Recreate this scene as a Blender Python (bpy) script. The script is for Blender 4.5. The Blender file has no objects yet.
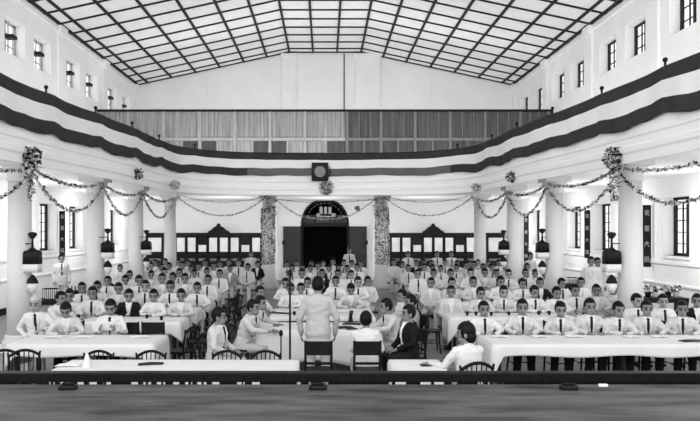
import bpy, bmesh, math, random
from mathutils import Vector, Matrix, noise
R = random.Random(7)
col = bpy.context.scene.collection
F, CX, HY, HC = 690.0, 325.0, 230.0, 2.5          # focal length in px, vanishing point, eye height
def PX(px, d): return (px - CX) * d / F
def PZ(py, d): return HC - (py - HY) * d / F
PI = math.pi

# ------------------------------------------------------------------ materials
def mat(name, v, rough=0.7, amt=0.06, scale=6.0, stretch=(1, 1, 1), bump=0.0, bscale=None, spec=0.3, metallic=0.0, v2=None):
    m = bpy.data.materials.new(name); m.use_nodes = True
    nt = m.node_tree; N = nt.nodes; L = nt.links
    b = N['Principled BSDF']; b.inputs['Roughness'].default_value = rough
    if v < .04: v *= .5
    if v < .06: spec = min(spec, .12); rough = max(rough, .5); b.inputs['Roughness'].default_value = rough
    b.inputs['Specular IOR Level'].default_value = spec; b.inputs['Metallic'].default_value = metallic
    tc = N.new('ShaderNodeTexCoord'); mp = N.new('ShaderNodeMapping'); mp.inputs['Scale'].default_value = stretch
    L.new(tc.outputs['Object'], mp.inputs['Vector'])
    n = N.new('ShaderNodeTexNoise'); n.inputs['Scale'].default_value = scale; n.inputs['Detail'].default_value = 6
    L.new(mp.outputs[0], n.inputs['Vector'])
    r = N.new('ShaderNodeValToRGB'); a = v * (1 - amt); c = v * (1 + amt) if v2 is None else v2
    r.color_ramp.elements[0].position = 0.3; r.color_ramp.elements[1].position = 0.7
    r.color_ramp.elements[0].color = (a, a, a, 1); r.color_ramp.elements[1].color = (c, c, c, 1)
    L.new(n.outputs['Fac'], r.inputs[0]); L.new(r.outputs[0], b.inputs['Base Color'])
    if bump:
        bp = N.new('ShaderNodeBump'); bp.inputs['Strength'].default_value = bump; bp.inputs['Distance'].default_value = 0.02
        n2 = N.new('ShaderNodeTexNoise'); n2.inputs['Scale'].default_value = bscale or scale * 4; n2.inputs['Detail'].default_value = 4
        L.new(mp.outputs[0], n2.inputs['Vector']); L.new(n2.outputs['Fac'], bp.inputs['Height']); L.new(bp.outputs[0], b.inputs['Normal'])
    return m
PLASTER = mat('white plaster', .87, .9, .03, 1.2, bump=.15, bscale=30)
COLM = mat('column paint', .64, .9, .03, 1.2, bump=.15, bscale=30)
FASCIA = mat('painted white parapet', .88, .8, .02, 1.0, bump=.08, bscale=20)
CEIL = mat('ceiling boards', .82, .9, .05, 2.5, bump=.1)
BATTEN = mat('dark ceiling batten', .035, .6)
DARKW = mat('dark stained wood', .022, .45, .4, 5, (1, 1, 8), bump=.1)
DARKH = mat('dark wood rail', .012, .4, .4, 5, (6, 1, 1))
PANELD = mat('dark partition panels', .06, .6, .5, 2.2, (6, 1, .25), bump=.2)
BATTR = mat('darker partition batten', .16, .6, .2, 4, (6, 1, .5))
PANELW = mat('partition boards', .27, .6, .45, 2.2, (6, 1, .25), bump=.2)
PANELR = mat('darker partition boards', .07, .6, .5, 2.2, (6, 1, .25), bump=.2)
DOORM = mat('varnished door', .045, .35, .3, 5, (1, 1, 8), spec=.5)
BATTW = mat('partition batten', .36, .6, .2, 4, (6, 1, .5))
STAGE = mat('worn stage boards', .066, .6, .7, 1.3, (1.1, 4.5, 1), bump=.25, bscale=14)
FLOORM = mat('hall floor', .20, .6, .2, 1.5, (1, 3, 1), bump=.1)
CLOTH = mat('white tablecloth', .68, .85, .02, 3, bump=.25, bscale=5)
WSUIT = mat('white suit cloth', .50, .85, .05, 6, bump=.5, bscale=14)
WSHIRT = mat('white shirt cloth', .62, .85, .03, 6, bump=.3, bscale=18)
LSUIT = mat('pale grey suit cloth', .52, .85, .06, 6, bump=.5, bscale=14)
GSUIT = mat('grey suit cloth', .25, .85, .08, 6, bump=.4, bscale=14)
BSUIT = mat('black suit cloth', .018, .8, .2, 6, bump=.3, bscale=14)
TIEM = mat('dark tie silk', .025, .5, .3, 40)
TROU = mat('pale trousers cloth', .46, .85, .05, 6, bump=.5, bscale=12)
DTROU = mat('dark trousers cloth', .03, .85, .2, 6, bump=.3, bscale=12)
SKIN = mat('skin', .20, .55, .10, 9)
SKINP = mat('paler skin', .30, .55, .08, 9)
EYEM = mat('dark eye', .015, .3)
LIPM = mat('lip', .11, .5)
HAIR = mat('black hair', .010, .4, .4, 40)
HAIRG = mat('grey hair', .42, .6, .3, 40)
SHOE = mat('black shoe leather', .015, .3)
CHAIRM = mat('dark chair wood', .016, .35, .3, 9)
BUNT_D = mat('dark bunting cloth', .041, .85, .15, 2.2, bump=.3, bscale=4)
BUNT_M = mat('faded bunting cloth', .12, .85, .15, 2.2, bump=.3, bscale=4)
BUNT_W = mat('white bunting cloth', .84, .85, .03, 2.2, bump=.3, bscale=4)
LEAFD = mat('dark leaves', .03, .6, .4, 10)
LEAFM = mat('mid leaves', .22, .6, .4, 10)
PETAL = mat('pale petals', .75, .7, .1, 10)
PAPER = mat('paper', .80, .8, .03, 6)
GLASSW = mat('curtained glass', .82, .15, .1, 3, spec=.6)
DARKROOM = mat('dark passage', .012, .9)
LAMPD = mat('dark lamp shade', .02, .5, .3, 8)
LAMPW = mat('white lamp glass', .68, .4, .03, 8)
BANNER = mat('dark banner cloth', .035, .8, .2, 6)
INK = mat('pale characters', .40, .8, .1, 20)
METAL = mat('dark metal', .03, .3, .1, 5, metallic=.7)
FRAMEP = mat('pale window frame', .38, .5, .1, 8)
FRAME = mat('dark window frame', .03, .5, .2, 8)
CLOCKF = mat('clock face', .16, .3, .1, 8)
def pane_mat():
    m = bpy.data.materials.new('window glass'); m.use_nodes = True
    nt = m.node_tree; N = nt.nodes; L = nt.links; N.clear()
    o = N.new('ShaderNodeOutputMaterial'); mx = N.new('ShaderNodeMixShader'); t = N.new('ShaderNodeBsdfTransparent'); g = N.new('ShaderNodeBsdfGlossy')
    t.inputs[0].default_value = (.93, .93, .93, 1); g.inputs['Roughness'].default_value = .05
    n = N.new('ShaderNodeTexNoise'); n.inputs['Scale'].default_value = 2; mr = N.new('ShaderNodeMapRange')
    mr.inputs['To Min'].default_value = .05; mr.inputs['To Max'].default_value = .12
    L.new(n.outputs['Fac'], mr.inputs['Value']); L.new(mr.outputs[0], mx.inputs[0])
    L.new(t.outputs[0], mx.inputs[1]); L.new(g.outputs[0], mx.inputs[2]); L.new(mx.outputs[0], o.inputs[0])
    return m
PANE = pane_mat()

# ------------------------------------------------------------------ mesh helpers
class MB:
    def __init__(s): s.bm = bmesh.new()
    def box(s, x0, x1, y0, y1, z0, z1, mi=0):
        v = [s.bm.verts.new(p) for p in ((x0,y0,z0),(x1,y0,z0),(x1,y1,z0),(x0,y1,z0),(x0,y0,z1),(x1,y0,z1),(x1,y1,z1),(x0,y1,z1))]
        for q in ((0,3,2,1),(4,5,6,7),(0,1,5,4),(1,2,6,5),(2,3,7,6),(3,0,4,7)):
            f = s.bm.faces.new([v[i] for i in q]); f.material_index = mi
        return s
    def tube(s, pts, rad, n=10, cap=True, mi=0, sq=1.0):
        pts = [Vector(p) for p in pts]
        if not isinstance(rad, (list, tuple)): rad = [rad] * len(pts)
        T = []
        for i in range(len(pts)):
            a = pts[max(0, i-1)]; b = pts[min(len(pts)-1, i+1)]; T.append((b-a).normalized())
        seq = []
        if cap:
            for a in (75, 50, 25): seq.append((pts[0]-T[0]*rad[0]*math.sin(math.radians(a)), rad[0]*math.cos(math.radians(a)), T[0]))
        for p, r, t in zip(pts, rad, T): seq.append((p, r, t))
        if cap:
            for a in (25, 50, 75): seq.append((pts[-1]+T[-1]*rad[-1]*math.sin(math.radians(a)), rad[-1]*math.cos(math.radians(a)), T[-1]))
        ref = Vector((0, 0, 1)) if abs(seq[0][2].z) < .9 else Vector((0, 1, 0))
        u = seq[0][2].cross(ref).normalized(); rings = []
        for p, r, t in seq:
            u = (u - t*u.dot(t)).normalized(); w = t.cross(u)
            rings.append([s.bm.verts.new(p + (u*math.cos(2*PI*k/n) + w*math.sin(2*PI*k/n)*sq)*r) for k in range(n)])
        s._loft(rings, mi); return s
    def _loft(s, rings, mi=0, caps=True):
        n = len(rings[0])
        for a, b in zip(rings, rings[1:]):
            for k in range(n):
                f = s.bm.faces.new((a[k], a[(k+1)%n], b[(k+1)%n], b[k])); f.material_index = mi; f.smooth = True
        if caps:
            f = s.bm.faces.new(rings[0][::-1]); f.material_index = mi
            f = s.bm.faces.new(rings[-1]); f.material_index = mi
    def rings(s, lv, n=20, e=2.4, mi=0):      # (cx, cy, cz, rx, ry) horizontal superellipses
        out = []
        for cx, cy, cz, rx, ry in lv:
            r = []
            for k in range(n):
                a = 2*PI*k/n; c, q = math.cos(a), math.sin(a)
                r.append(s.bm.verts.new((cx + rx*math.copysign(abs(c)**(2/e), c), cy + ry*math.copysign(abs(q)**(2/e), q), cz)))
            out.append(r)
        s._loft(out, mi); return s
    def ell(s, c, r, M=None, u=16, v=10, mi=0):
        c = Vector(c); vs = []
        for i in range(1, v):
            th = PI*i/v
            ring = []
            for k in range(u):
                a = 2*PI*k/u
                p = c + Vector((r[0]*math.sin(th)*math.cos(a), r[1]*math.sin(th)*math.sin(a), -r[2]*math.cos(th)))
                ring.append(s.bm.verts.new(M @ p if M else p))
            vs.append(ring)
        for a, b in zip(vs, vs[1:]):
            for k in range(u):
                f = s.bm.faces.new((a[k], a[(k+1)%u], b[(k+1)%u], b[k])); f.smooth = True; f.material_index = mi
        p = c + Vector((0, 0, -r[2])); q = c + Vector((0, 0, r[2]))
        p = s.bm.verts.new(M @ p if M else p); q = s.bm.verts.new(M @ q if M else q)
        for k in range(u):
            f = s.bm.faces.new((p, vs[0][(k+1)%u], vs[0][k])); f.smooth = True; f.material_index = mi
            f = s.bm.faces.new((q, vs[-1][k], vs[-1][(k+1)%u])); f.smooth = True; f.material_index = mi
        return s
    def lathe(s, prof, cx=0, cy=0, n=24, mi=0):
        s.rings([(cx, cy, z, r, r) for r, z in prof], n, 2.0, mi); return s
    def poly(s, pts, mi=0):
        f = s.bm.faces.new([s.bm.verts.new(p) for p in pts]); f.material_index = mi; return f
    def prism(s, outline, y0, y1, mi=0):      # outline in (x, z), extruded along y
        a = [s.bm.verts.new((x, y0, z)) for x, z in outline]; b = [s.bm.verts.new((x, y1, z)) for x, z in outline]
        fs = [s.bm.faces.new(a), s.bm.faces.new(b[::-1])]; n = len(a)
        for k in range(n): s.bm.faces.new((a[k], b[k], b[(k+1)%n], a[(k+1)%n])).material_index = mi
        for f in fs: f.material_index = mi
        bmesh.ops.triangulate(s.bm, faces=fs); return s
    def build(s, name, mats, parent=None, bevel=0.0, kind=None, normals=True):
        if normals: bmesh.ops.recalc_face_normals(s.bm, faces=s.bm.faces)
        me = bpy.data.meshes.new(name); s.bm.to_mesh(me); s.bm.free()
        for m in (mats if isinstance(mats, (list, tuple)) else [mats]): me.materials.append(m)
        o = bpy.data.objects.new(name, me); col.objects.link(o)
        if parent: o.parent = parent
        if bevel:
            b = o.modifiers.new('bevel', 'BEVEL'); b.width = bevel; b.segments = 2; b.limit_method = 'ANGLE'
        if kind: o['kind'] = kind
        return o
def struct(mb, name, mats, bevel=0, parent=None): return mb.build(name, mats, parent, bevel, 'structure')
def tag(o, label, cat, group=None, kind=None):
    o['label'] = label; o['category'] = cat
    if group: o['group'] = group
    if kind: o['kind'] = kind
    return o
def empty(name, loc, label, cat, group=None, rz=0):
    o = bpy.data.objects.new(name, None); col.objects.link(o); o.location = loc; o.rotation_euler = (0, 0, rz)
    o.empty_display_size = .1
    return tag(o, label, cat, group)
def copy_tree(o, parent=None):
    c = o.copy(); col.objects.link(c)
    if parent: c.parent = parent
    for ch in list(o.children): copy_tree(ch, c)
    return c
def remesh(mb, voxel, smooth=2):
    bmesh.ops.recalc_face_normals(mb.bm, faces=mb.bm.faces)
    me = bpy.data.meshes.new('tmp'); mb.bm.to_mesh(me); mb.bm.free()
    o = bpy.data.objects.new('tmp', me); col.objects.link(o)
    r = o.modifiers.new('r', 'REMESH'); r.mode = 'VOXEL'; r.voxel_size = voxel; r.use_smooth_shade = True
    if smooth:
        s = o.modifiers.new('s', 'SMOOTH'); s.iterations = smooth; s.factor = .5
    dg = bpy.context.evaluated_depsgraph_get()
    out = bpy.data.meshes.new_from_object(o.evaluated_get(dg))
    bpy.data.objects.remove(o); bpy.data.meshes.remove(me)
    out.materials.clear()
    for p in out.polygons: p.use_smooth = True
    return out

# ------------------------------------------------------------------ the hall
XW, YB, Y0 = 9.45, 34.5, 7.0                       # side wall, far wall, near end of the side walls
ZE, ZT, XF = 9.75, 11.4, 1.83                      # eaves, flat of the ceiling, half width of the flat
def ceil_z(x): return ZT if abs(x) < XF else ZT - (abs(x)-XF)*(ZT-ZE)/(XW-XF)

struct(MB().box(-XW, XW, 6.72, 38.0, -.15, 0), 'floor', FLOORM)
m = MB().box(-11, 11, -1.5, 6.70, .86, 1.0)
struct(m, 'floor_stage', STAGE)
struct(MB().box(-11, 11, 6.55, 6.69, 0, .858), 'wall_stage', DARKW)
def wall_cells(mb, sx, holes, z0, z1, y0, y1):
    ys = sorted({y0, y1} | {h[0] for h in holes} | {h[1] for h in holes}); zs = sorted({z0, z1} | {h[2] for h in holes} | {h[3] for h in holes})
    x0, x1 = (XW, XW+.45) if sx > 0 else (-XW-.45, -XW)
    for a, b in zip(ys, ys[1:]):
        for c, d in zip(zs, zs[1:]):
            ym, zm = (a+b)/2, (c+d)/2
            if not any(h[0] < ym < h[1] and h[2] < zm < h[3] for h in holes): mb.box(x0, x1, a, b, c, d)
UP = [11.35, 13.4, 16.2, 18.25, 21.05, 23.1, 25.9, 27.95, 30.75, 32.8]
LOW = [13.6, 18.6, 23.55, 26.2, 31.0]
wi = 0
for sx, side in ((-1, 'left'), (1, 'right')):
    holes = [(y-.7, y+.7, 7.8, 8.9) for y in UP] + [(y-.7, y+.7, 1.8, 3.4) for y in LOW]
    m = MB(); wall_cells(m, sx, holes, 0, ZE, Y0, YB+.3)
    wall = struct(m, 'wall_'+side, PLASTER)
    # pilasters and eaves cornice
    m = MB()
    for y in (9.9, 14.8, 19.65, 24.5, 29.35, 34.3):
        m.box(min(sx*(XW-.09), sx*XW), max(sx*(XW-.09), sx*XW), y-.22, y+.22, 4.4, 9.72)
        m.box(min(sx*(XW-.22), sx*XW), max(sx*(XW-.22), sx*XW), y-.3, y+.3, 9.38, 9.70)
    struct(m, 'trim_1' if sx < 0 else 'trim_2', PLASTER, .01)
    m = MB(); m.box(min(sx*(XW-.08), sx*XW), max(sx*(XW-.08), sx*XW), Y0, YB, 9.52, 9.70)
    m.box(min(sx*(XW-.05), sx*XW), max(sx*(XW-.05), sx*XW), Y0, YB, 1.55, 1.66)
    m.box(min(sx*(XW-.05), sx*XW), max(sx*(XW-.05), sx*XW), Y0, YB, .98, 1.04)
    struct(m, 'trim_3' if sx < 0 else 'trim_4', PLASTER, .01)
    struct(MB().box(min(sx*(XW-.03), sx*XW), max(sx*(XW-.03), sx*XW), Y0, YB, 0, .2), 'baseboard_'+side, DARKW)
    for (a, b, c, d) in holes:
        wi += 1
        up = c > 5
        xo0, xo1 = sx*(XW+.36), sx*(XW+.30); x0, x1 = min(xo0, xo1), max(xo0, xo1)
        m = MB()
        for q in ((a, a+.12, c, d), (b-.12, b, c, d), ((a+b)/2-.03, (a+b)/2+.03, c, d)): m.box(x0, x1, *q)
        m.box(x0, x1, a, b, c, c+.07).box(x0, x1, a, b, d-.07, d)
        nv = 3
        for k in range(1, nv): m.box(x0+.01, x1-.01, a+(b-a)*k/nv-.015, a+(b-a)*k/nv+.015, c, d)
        nh = 3 if up else 5
        for k in range(1, nh): m.box(x0+.01, x1-.01, a, b, c+(d-c)*k/nh-.012, c+(d-c)*k/nh+.012)
        w = struct(m, 'window_%d' % wi, FRAMEP if up and sx < 0 else FRAME)
        xm = (x0+x1)/2
        o = MB().box(xm-.004, xm+.004, a+.06, b-.06, c+.06, d-.06).build('pane', PANE, w); o['kind'] = 'structure'
        if up and sx < 0:       # small hopper vent standing open at the head
            MB().box(xm-.3 if sx > 0 else xm, xm if sx > 0 else xm+.3, (a+b)/2-.12, (a+b)/2+.22, d-.55, d-.45).build('vent_flap', FRAME, w)['kind'] = 'structure'
        if not up:
            MB().box(min(sx*(XW-.06), sx*(XW+.3)), max(sx*(XW-.06), sx*(XW+.3)), a-.08, b+.08, c-.08, c).build('window_sill', PLASTER, w)['kind'] = 'structure'
# far wall with arched doorway and gable
pts = [(-XW, 0), (-1.13, 0), (-1.13, 2.8)]
pts += [(-1.18*math.cos(a*PI/24), 2.8+1.2*math.sin(a*PI/24)) for a in range(0, 25)]
pts += [(1.13, 2.8), (1.13, 0), (XW, 0), (XW, ZE+.05), (XF, ZT+.05), (-XF, ZT+.05), (-XW, ZE+.05)]
struct(MB().prism(pts, YB, YB+.35), 'wall_back', PLASTER)
m = MB()
for x0, x1 in ((-2.15, -1.45), (1.5, 2.75)):
    m.box(x0, x1, YB-.16, YB, 4.3, 11.25)
    m.box(x0-.05, x1+.05, YB-.2, YB, 11.1, 11.3)
for x in (-2.75, 2.35): m.box(x, x+.4, YB-.12, YB, 0, 4.0)
struct(m, 'trim_5', PLASTER, .02)
struct(MB().box(.93, .98, YB-.03, YB, 4.3, 11.3), 'trim_6', DARKH)
for i, x in enumerate((-5.9, 5.3)): struct(MB().box(x, x+.05, YB-.03, YB, 4.3, 10.3), 'trim_%d' % (7+i), PLASTER)
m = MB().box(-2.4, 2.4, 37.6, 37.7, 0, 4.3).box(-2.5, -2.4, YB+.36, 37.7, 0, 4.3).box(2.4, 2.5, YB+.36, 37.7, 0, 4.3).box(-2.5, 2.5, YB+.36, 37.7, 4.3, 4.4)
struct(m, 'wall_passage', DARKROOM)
# fanlight over the door
m = MB().box(-1.2, 1.2, YB-.05, YB+.12, 2.68, 2.86)
for a in range(0, 180, 15):
    p = [(1.1*math.cos(math.radians(t)), 2.86+1.1*math.sin(math.radians(t))) for t in (a, a+15)]
    q = [(1.2*math.cos(math.radians(t)), 2.86+1.2*math.sin(math.radians(t))) for t in (a, a+15)]
    m.prism([p[0], q[0], q[1], p[1]], YB-.05, YB+.1)
for a in range(30, 180, 30):
    c, s_ = math.cos(math.radians(a)), math.sin(math.radians(a)); m.tube([(.25*c, YB+.03, 2.86+.25*s_), (1.12*c, YB+.03, 2.86+1.12*s_)], .02, 6)
m.tube([(.5*math.cos(math.radians(t)), YB+.03, 2.86+.5*math.sin(math.radians(t))) for t in range(0, 181, 12)], .018, 6)
fan = struct(m, 'window_0', DARKW)
m = MB(); m.prism([(1.12*math.cos(math.radians(t)), 2.86+1.12*math.sin(math.radians(t))) for t in range(0, 181, 10)], YB+.05, YB+.06)
m.build('pane', mat('dark fanlight glass', .05, .1, .8, 9), fan)['kind'] = 'structure'
m = MB()
for x in (-.27, -.05, .17): m.box(x, x+.15, YB-.03, YB+.0, 3.30, 3.66)
for x in (-.42, .32): m.box(x, x+.2, YB-.03, YB, 3.16, 3.34)
m.box(-.3, .3, YB-.03, YB, 3.14, 3.2)
for k in range(13):
    a = math.radians(20+k*11.6); m.ell((.93*math.cos(a), YB-.02, 2.9+.93*math.sin(a)), (.03, .02, .03), u=6, v=4)
m.build('white_ornament', INK, fan)['kind'] = 'structure'
struct(MB().box(-1.25, -1.1, YB-.04, YB+.3, 0, 2.7).box(1.1, 1.25, YB-.04, YB+.3, 0, 2.7), 'door_frame', DARKW)
for i, (x0, x1) in enumerate(((-2.08, -1.22), (1.22, 2.08))):
    m = MB().box(x0, x1, YB-.2, YB-.13, .02, 2.68)
    for k in range(5):
        z = .15 + k*.5
        m.box(x0+.14, x1-.14, YB-.24, YB-.19, z, z+.36); m.box(x0+.2, x1-.2, YB-.26, YB-.23, z+.08, z+.28)
    d_ = struct(m, 'door_%d' % (i+1), DOORM, .012)
    xh = x0+.02 if i == 0 else x1-.02
    m = MB().box(xh-.06, xh+.06, YB-.3, YB-.19, 1.78, 1.98)
    m.build('door_hook', METAL, d_)['kind'] = 'structure'
# ceiling with battens
m = MB(); yc0 = 7.5
prof = [(-XW, ZE), (-XF, ZT), (XF, ZT), (XW, ZE)]
for (xa, za), (xb, zb) in zip(prof, prof[1:]):
    v = [m.bm.verts.new(p) for p in ((xa, yc0, za), (xb, yc0, zb), (xb, YB, zb), (xa, YB, za), (xa, yc0, za+.1), (xb, yc0, zb+.1), (xb, YB, zb+.1), (xa, YB, za+.1))]
    for q in ((0,3,2,1),(4,5,6,7),(0,1,5,4),(1,2,6,5),(2,3,7,6),(3,0,4,7)): m.bm.faces.new([v[i] for i in q])
ceiling = struct(m, 'ceiling', CEIL)
m = MB()
xs = [-XW+.13, -8.85, -7.65, -6.45, -5.25, -4.05, -2.9, -1.78, -.6, .6, 1.8, 2.9, 4.05, 5.25, 6.45, 7.65, 8.85, XW-.13]
for x in xs:
    z = ceil_z(x); m.box(x-.045, x+.045, yc0, YB-.01, z-.06, z+.03)
y = YB-.06
ys = [YB-.05] + [33.75-1.185*k for k in range(23)]
for y in ys:
    for (xa, za), (xb, zb) in zip(prof, prof[1:]):
        v = [m.bm.verts.new(p) for p in ((xa, y-.035, za-.05), (xb, y-.035, zb-.05), (xb, y+.035, zb-.05), (xa, y+.035, za-.05), (xa, y-.035, za+.02), (xb, y-.035, zb+.02), (xb, y+.035, zb+.02), (xa, y+.035, za+.02))]
        for q in ((0,3,2,1),(4,5,6,7),(0,1,5,4),(1,2,6,5),(2,3,7,6),(3,0,4,7)): m.bm.faces.new([v[i] for i in q])
m.build('ceiling_batten', BATTEN, ceiling)['kind'] = 'structure'

# ------------------------------------------------------------------ gallery
half = [(5.95, 7.5), (5.93, 9), (5.9, 11), (5.82, 12.5), (5.75, 13.6), (5.67, 15), (5.54, 16.2), (5.4, 17.3), (5.29, 18.5), (5.22, 20), (5.17, 21.3), (5.09, 22.3), (4.93, 23.1), (4.6, 23.8), (4.1, 24.35), (3.5, 24.75), (2.8, 25.0), (2.2, 25.12)]
curve = [(-x, y) for x, y in half] + [(-1.4, 25.2), (-.7, 25.25), (0, 25.27), (.7, 25.25), (1.4, 25.2)] + [(x, y) for x, y in half[::-1]]
# resample the curve evenly
def resample(c, step):
    out = [Vector(c[0])]; acc = 0; P = [Vector(p) for p in c]
    for a, b in zip(P, P[1:]):
        L = (b-a).length; t = step-acc
        while t < L: out.append(a.lerp(b, t/L)); t += step
        acc = L-(t-step)
    out.append(P[-1]); return out
cv = resample([(x, y) for x, y in curve], .2)
for _ in range(6): cv = [cv[0]] + [(a+b*2+c)/4 for a, b, c in zip(cv, cv[1:], cv[2:])] + [cv[-1]]
def nrm(i):
    t = (cv[min(i+1, len(cv)-1)] - cv[max(i-1, 0)]).normalized(); return Vector((t.y, -t.x))     # towards the hall
NV = [nrm(i) for i in range(len(cv))]
ZG = 5.25
profG = [(-.25, 3.95), (.0, 3.95), (.0, 3.77), (.05, 3.77), (.05, 3.93), (.075, 3.97), (.075, 4.07), (.05, 4.10), (.05, 4.22), (.07, 4.24), (.07, 4.28), (.03, 4.31), (.03, ZG-.06), (.06, ZG-.05), (.06, ZG), (-.2, ZG), (-.25, ZG-.03)]
m = MB(); rows = []
for i, p in enumerate(cv): rows.append([m.bm.verts.new((p.x+NV[i].x*o, p.y+NV[i].y*o, z)) for o, z in profG])
for a, b in zip(rows, rows[1:]):
    for k in range(len(profG)): m.bm.faces.new((a[k], a[(k+1) % len(profG)], b[(k+1) % len(profG)], b[k]))
gal = m.build('gallery', FASCIA); tag(gal, 'white curved gallery parapet running round three sides of the hall above the columns', 'gallery')
gal['kind'] = 'structure'
m = MB(); A, B = [], []
for p in cv:
    if p.y <= 17.2: q = Vector((math.copysign(XW, p.x), p.y))
    else:
        d_ = p - Vector((0, 17.2)); t = min((XW/abs(d_.x)) if abs(d_.x) > 1e-4 else 1e9, (YB-17.2)/d_.y if d_.y > 1e-4 else 1e9); q = Vector((0, 17.2)) + d_*t
    A.append(p); B.append(q)
for z0, z1 in ((3.96, 4.3),):
    va = [[m.bm.verts.new((p.x, p.y, z)) for p in L] for L in (A, B) for z in (z0, z1)]
    for i in range(len(A)-1):
        m.bm.faces.new((va[0][i], va[0][i+1], va[2][i+1], va[2][i])); m.bm.faces.new((va[1][i], va[3][i], va[3][i+1], va[1][i+1]))
m.build('gallery_floor', PLASTER, gal)['kind'] = 'structure'
m = MB(); m.tube([(p.x-NV[i].x*.07, p.y-NV[i].y*.07, ZG+.05) for i, p in enumerate(cv)][::2], .028, 8); m.build('gallery_rail', DARKH, gal)['kind'] = 'structure'
# striped bunting
posts = []
L_ = 0; S = [0]
for a, b in zip(cv, cv[1:]): L_ += (b-a).length; S.append(L_)
def sag(s):
    s2 = min(s, L_-s)                           # the same spacing from both ends
    t = ((s2-1.9) % 2.42)/2.42; return 4*t*(1-t)
m = MB(); rows = []
bands = [(0, .0, 1), (.27, .10, 0), (.55, .12, 1), (.80, .13, 0)]     # drop below the rail, extra sag
drops = []
for j in range(25):
    t = j/24*.80; drops.append(t)
seq = []
for i, p in enumerate(cv):
    far = max(0, min(1, (p.y-22)/3)); sg = sag(S[i])*(1-.75*far); w = .02*math.sin(S[i]*2.1)+.012*math.sin(S[i]*5.3)
    r = []
    for t in drops:
        z = ZG+.04 - t - .03*sg - .06*sg*(t/.8) - w*(t/.8)
        off = .085 + .03*math.sin(S[i]*9+t*3)*(t) + .02*math.sin(S[i]*3.1)
        r.append(m.bm.verts.new((p.x+NV[i].x*off, p.y+NV[i].y*off, z)))
    rows.append(r)
for a, b in zip(rows, rows[1:]):
    for k in range(24):
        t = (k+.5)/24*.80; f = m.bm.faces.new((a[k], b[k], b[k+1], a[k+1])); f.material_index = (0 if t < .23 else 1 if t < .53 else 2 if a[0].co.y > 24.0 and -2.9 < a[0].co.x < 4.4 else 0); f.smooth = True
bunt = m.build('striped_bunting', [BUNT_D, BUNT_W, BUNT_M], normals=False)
sm = bunt.modifiers.new('t', 'SOLIDIFY'); sm.thickness = .012
tag(bunt, 'long dark and white striped cloth bunting draped along the gallery parapet', 'bunting')
k = 0
mm = MB()
pst = []
for i, p in enumerate(cv):
    s2 = min(S[i], L_-S[i])
    if abs(((s2-1.9) % 2.42)) < .2 and (not pst or S[i]-pst[-1][0] > 1.0) and p.y < 24: pst.append((S[i], p, NV[i]))
for s_, p, n in pst:
    a = MB().tube([(0, 0, -.05), (0, 0, .12)], .022, 8).ell((0, 0, .16), (.045, .045, .045), u=10, v=6).build('rail_post', DARKH, gal)
    a.location = (p.x-n.x*.07, p.y-n.y*.07, ZG+.05); a['kind'] = 'structure'
# panelled partition on the gallery
YP = 28.6
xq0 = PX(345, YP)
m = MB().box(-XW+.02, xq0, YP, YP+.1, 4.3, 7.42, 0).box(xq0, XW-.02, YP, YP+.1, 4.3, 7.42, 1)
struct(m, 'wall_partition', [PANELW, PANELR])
bx = [PX(p, YP) for p in (94, 128, 164, 200, 235, 270, 305, 347, 381, 415, 450, 485, 520, 548)]
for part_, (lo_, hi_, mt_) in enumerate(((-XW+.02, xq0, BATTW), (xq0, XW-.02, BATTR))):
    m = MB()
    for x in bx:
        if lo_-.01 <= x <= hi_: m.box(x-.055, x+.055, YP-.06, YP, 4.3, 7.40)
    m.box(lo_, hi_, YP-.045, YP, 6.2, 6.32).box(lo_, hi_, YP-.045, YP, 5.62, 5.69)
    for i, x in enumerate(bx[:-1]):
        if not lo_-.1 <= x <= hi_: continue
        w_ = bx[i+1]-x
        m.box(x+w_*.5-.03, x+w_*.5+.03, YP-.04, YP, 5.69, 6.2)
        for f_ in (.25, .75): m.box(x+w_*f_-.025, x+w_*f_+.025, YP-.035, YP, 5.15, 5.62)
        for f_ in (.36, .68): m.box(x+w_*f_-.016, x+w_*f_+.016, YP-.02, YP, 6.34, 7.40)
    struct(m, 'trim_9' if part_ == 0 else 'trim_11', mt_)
m = MB()
for i, x in enumerate(bx[:-1]):
    w_ = bx[i+1]-x
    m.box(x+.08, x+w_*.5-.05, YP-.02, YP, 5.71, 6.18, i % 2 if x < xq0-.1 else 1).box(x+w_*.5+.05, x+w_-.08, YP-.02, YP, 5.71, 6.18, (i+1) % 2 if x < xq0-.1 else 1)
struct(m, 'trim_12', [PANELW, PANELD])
struct(MB().box(-XW+.02, XW-.02, YP-.07, YP+.12, 7.40, 7.49), 'trim_10', DARKW)

# ------------------------------------------------------------------ columns
side_cols = [(14.35, 'nearest'), (19.1, 'second'), (23.2, 'third'), (28.3, 'farthest')]
def column(x, y, label, grp, base=True, deco=False):
    e = empty('column', (x, y, 0), label, 'column', grp)
    m = MB().lathe([(.25, .3), (.247, 1.5), (.225, 3.55)]); m.build('shaft', COLM, e)
    m = MB().lathe([(.235, 3.5), (.26, 3.52), (.26, 3.57), (.24, 3.6), (.25, 3.66), (.33, 3.78), (.33, 3.82)]); m.box(-.35, .35, -.35, .35, 3.82, 3.96); m.build('capital', COLM, e)
    if deco: MB().lathe([(.42, 0), (.42, .16), (.40, .22), (.34, .5), (.29, .95), (.275, 1.02)]).build('base', COLM, e)
    else: MB().box(-.36, .36, -.36, .36, 0, .14).lathe([(.34, .14), (.34, .2), (.29, .26), (.29, .31), (.265, .34)]).build('base', COLM, e)
    return e
for sx, side in ((-1, 'left'), (1, 'right')):
    for y, w in side_cols: column(sx*6.35, y, 'white round column, %s of the four in the %s colonnade' % (w, side), 'white columns under the side galleries')
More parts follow.
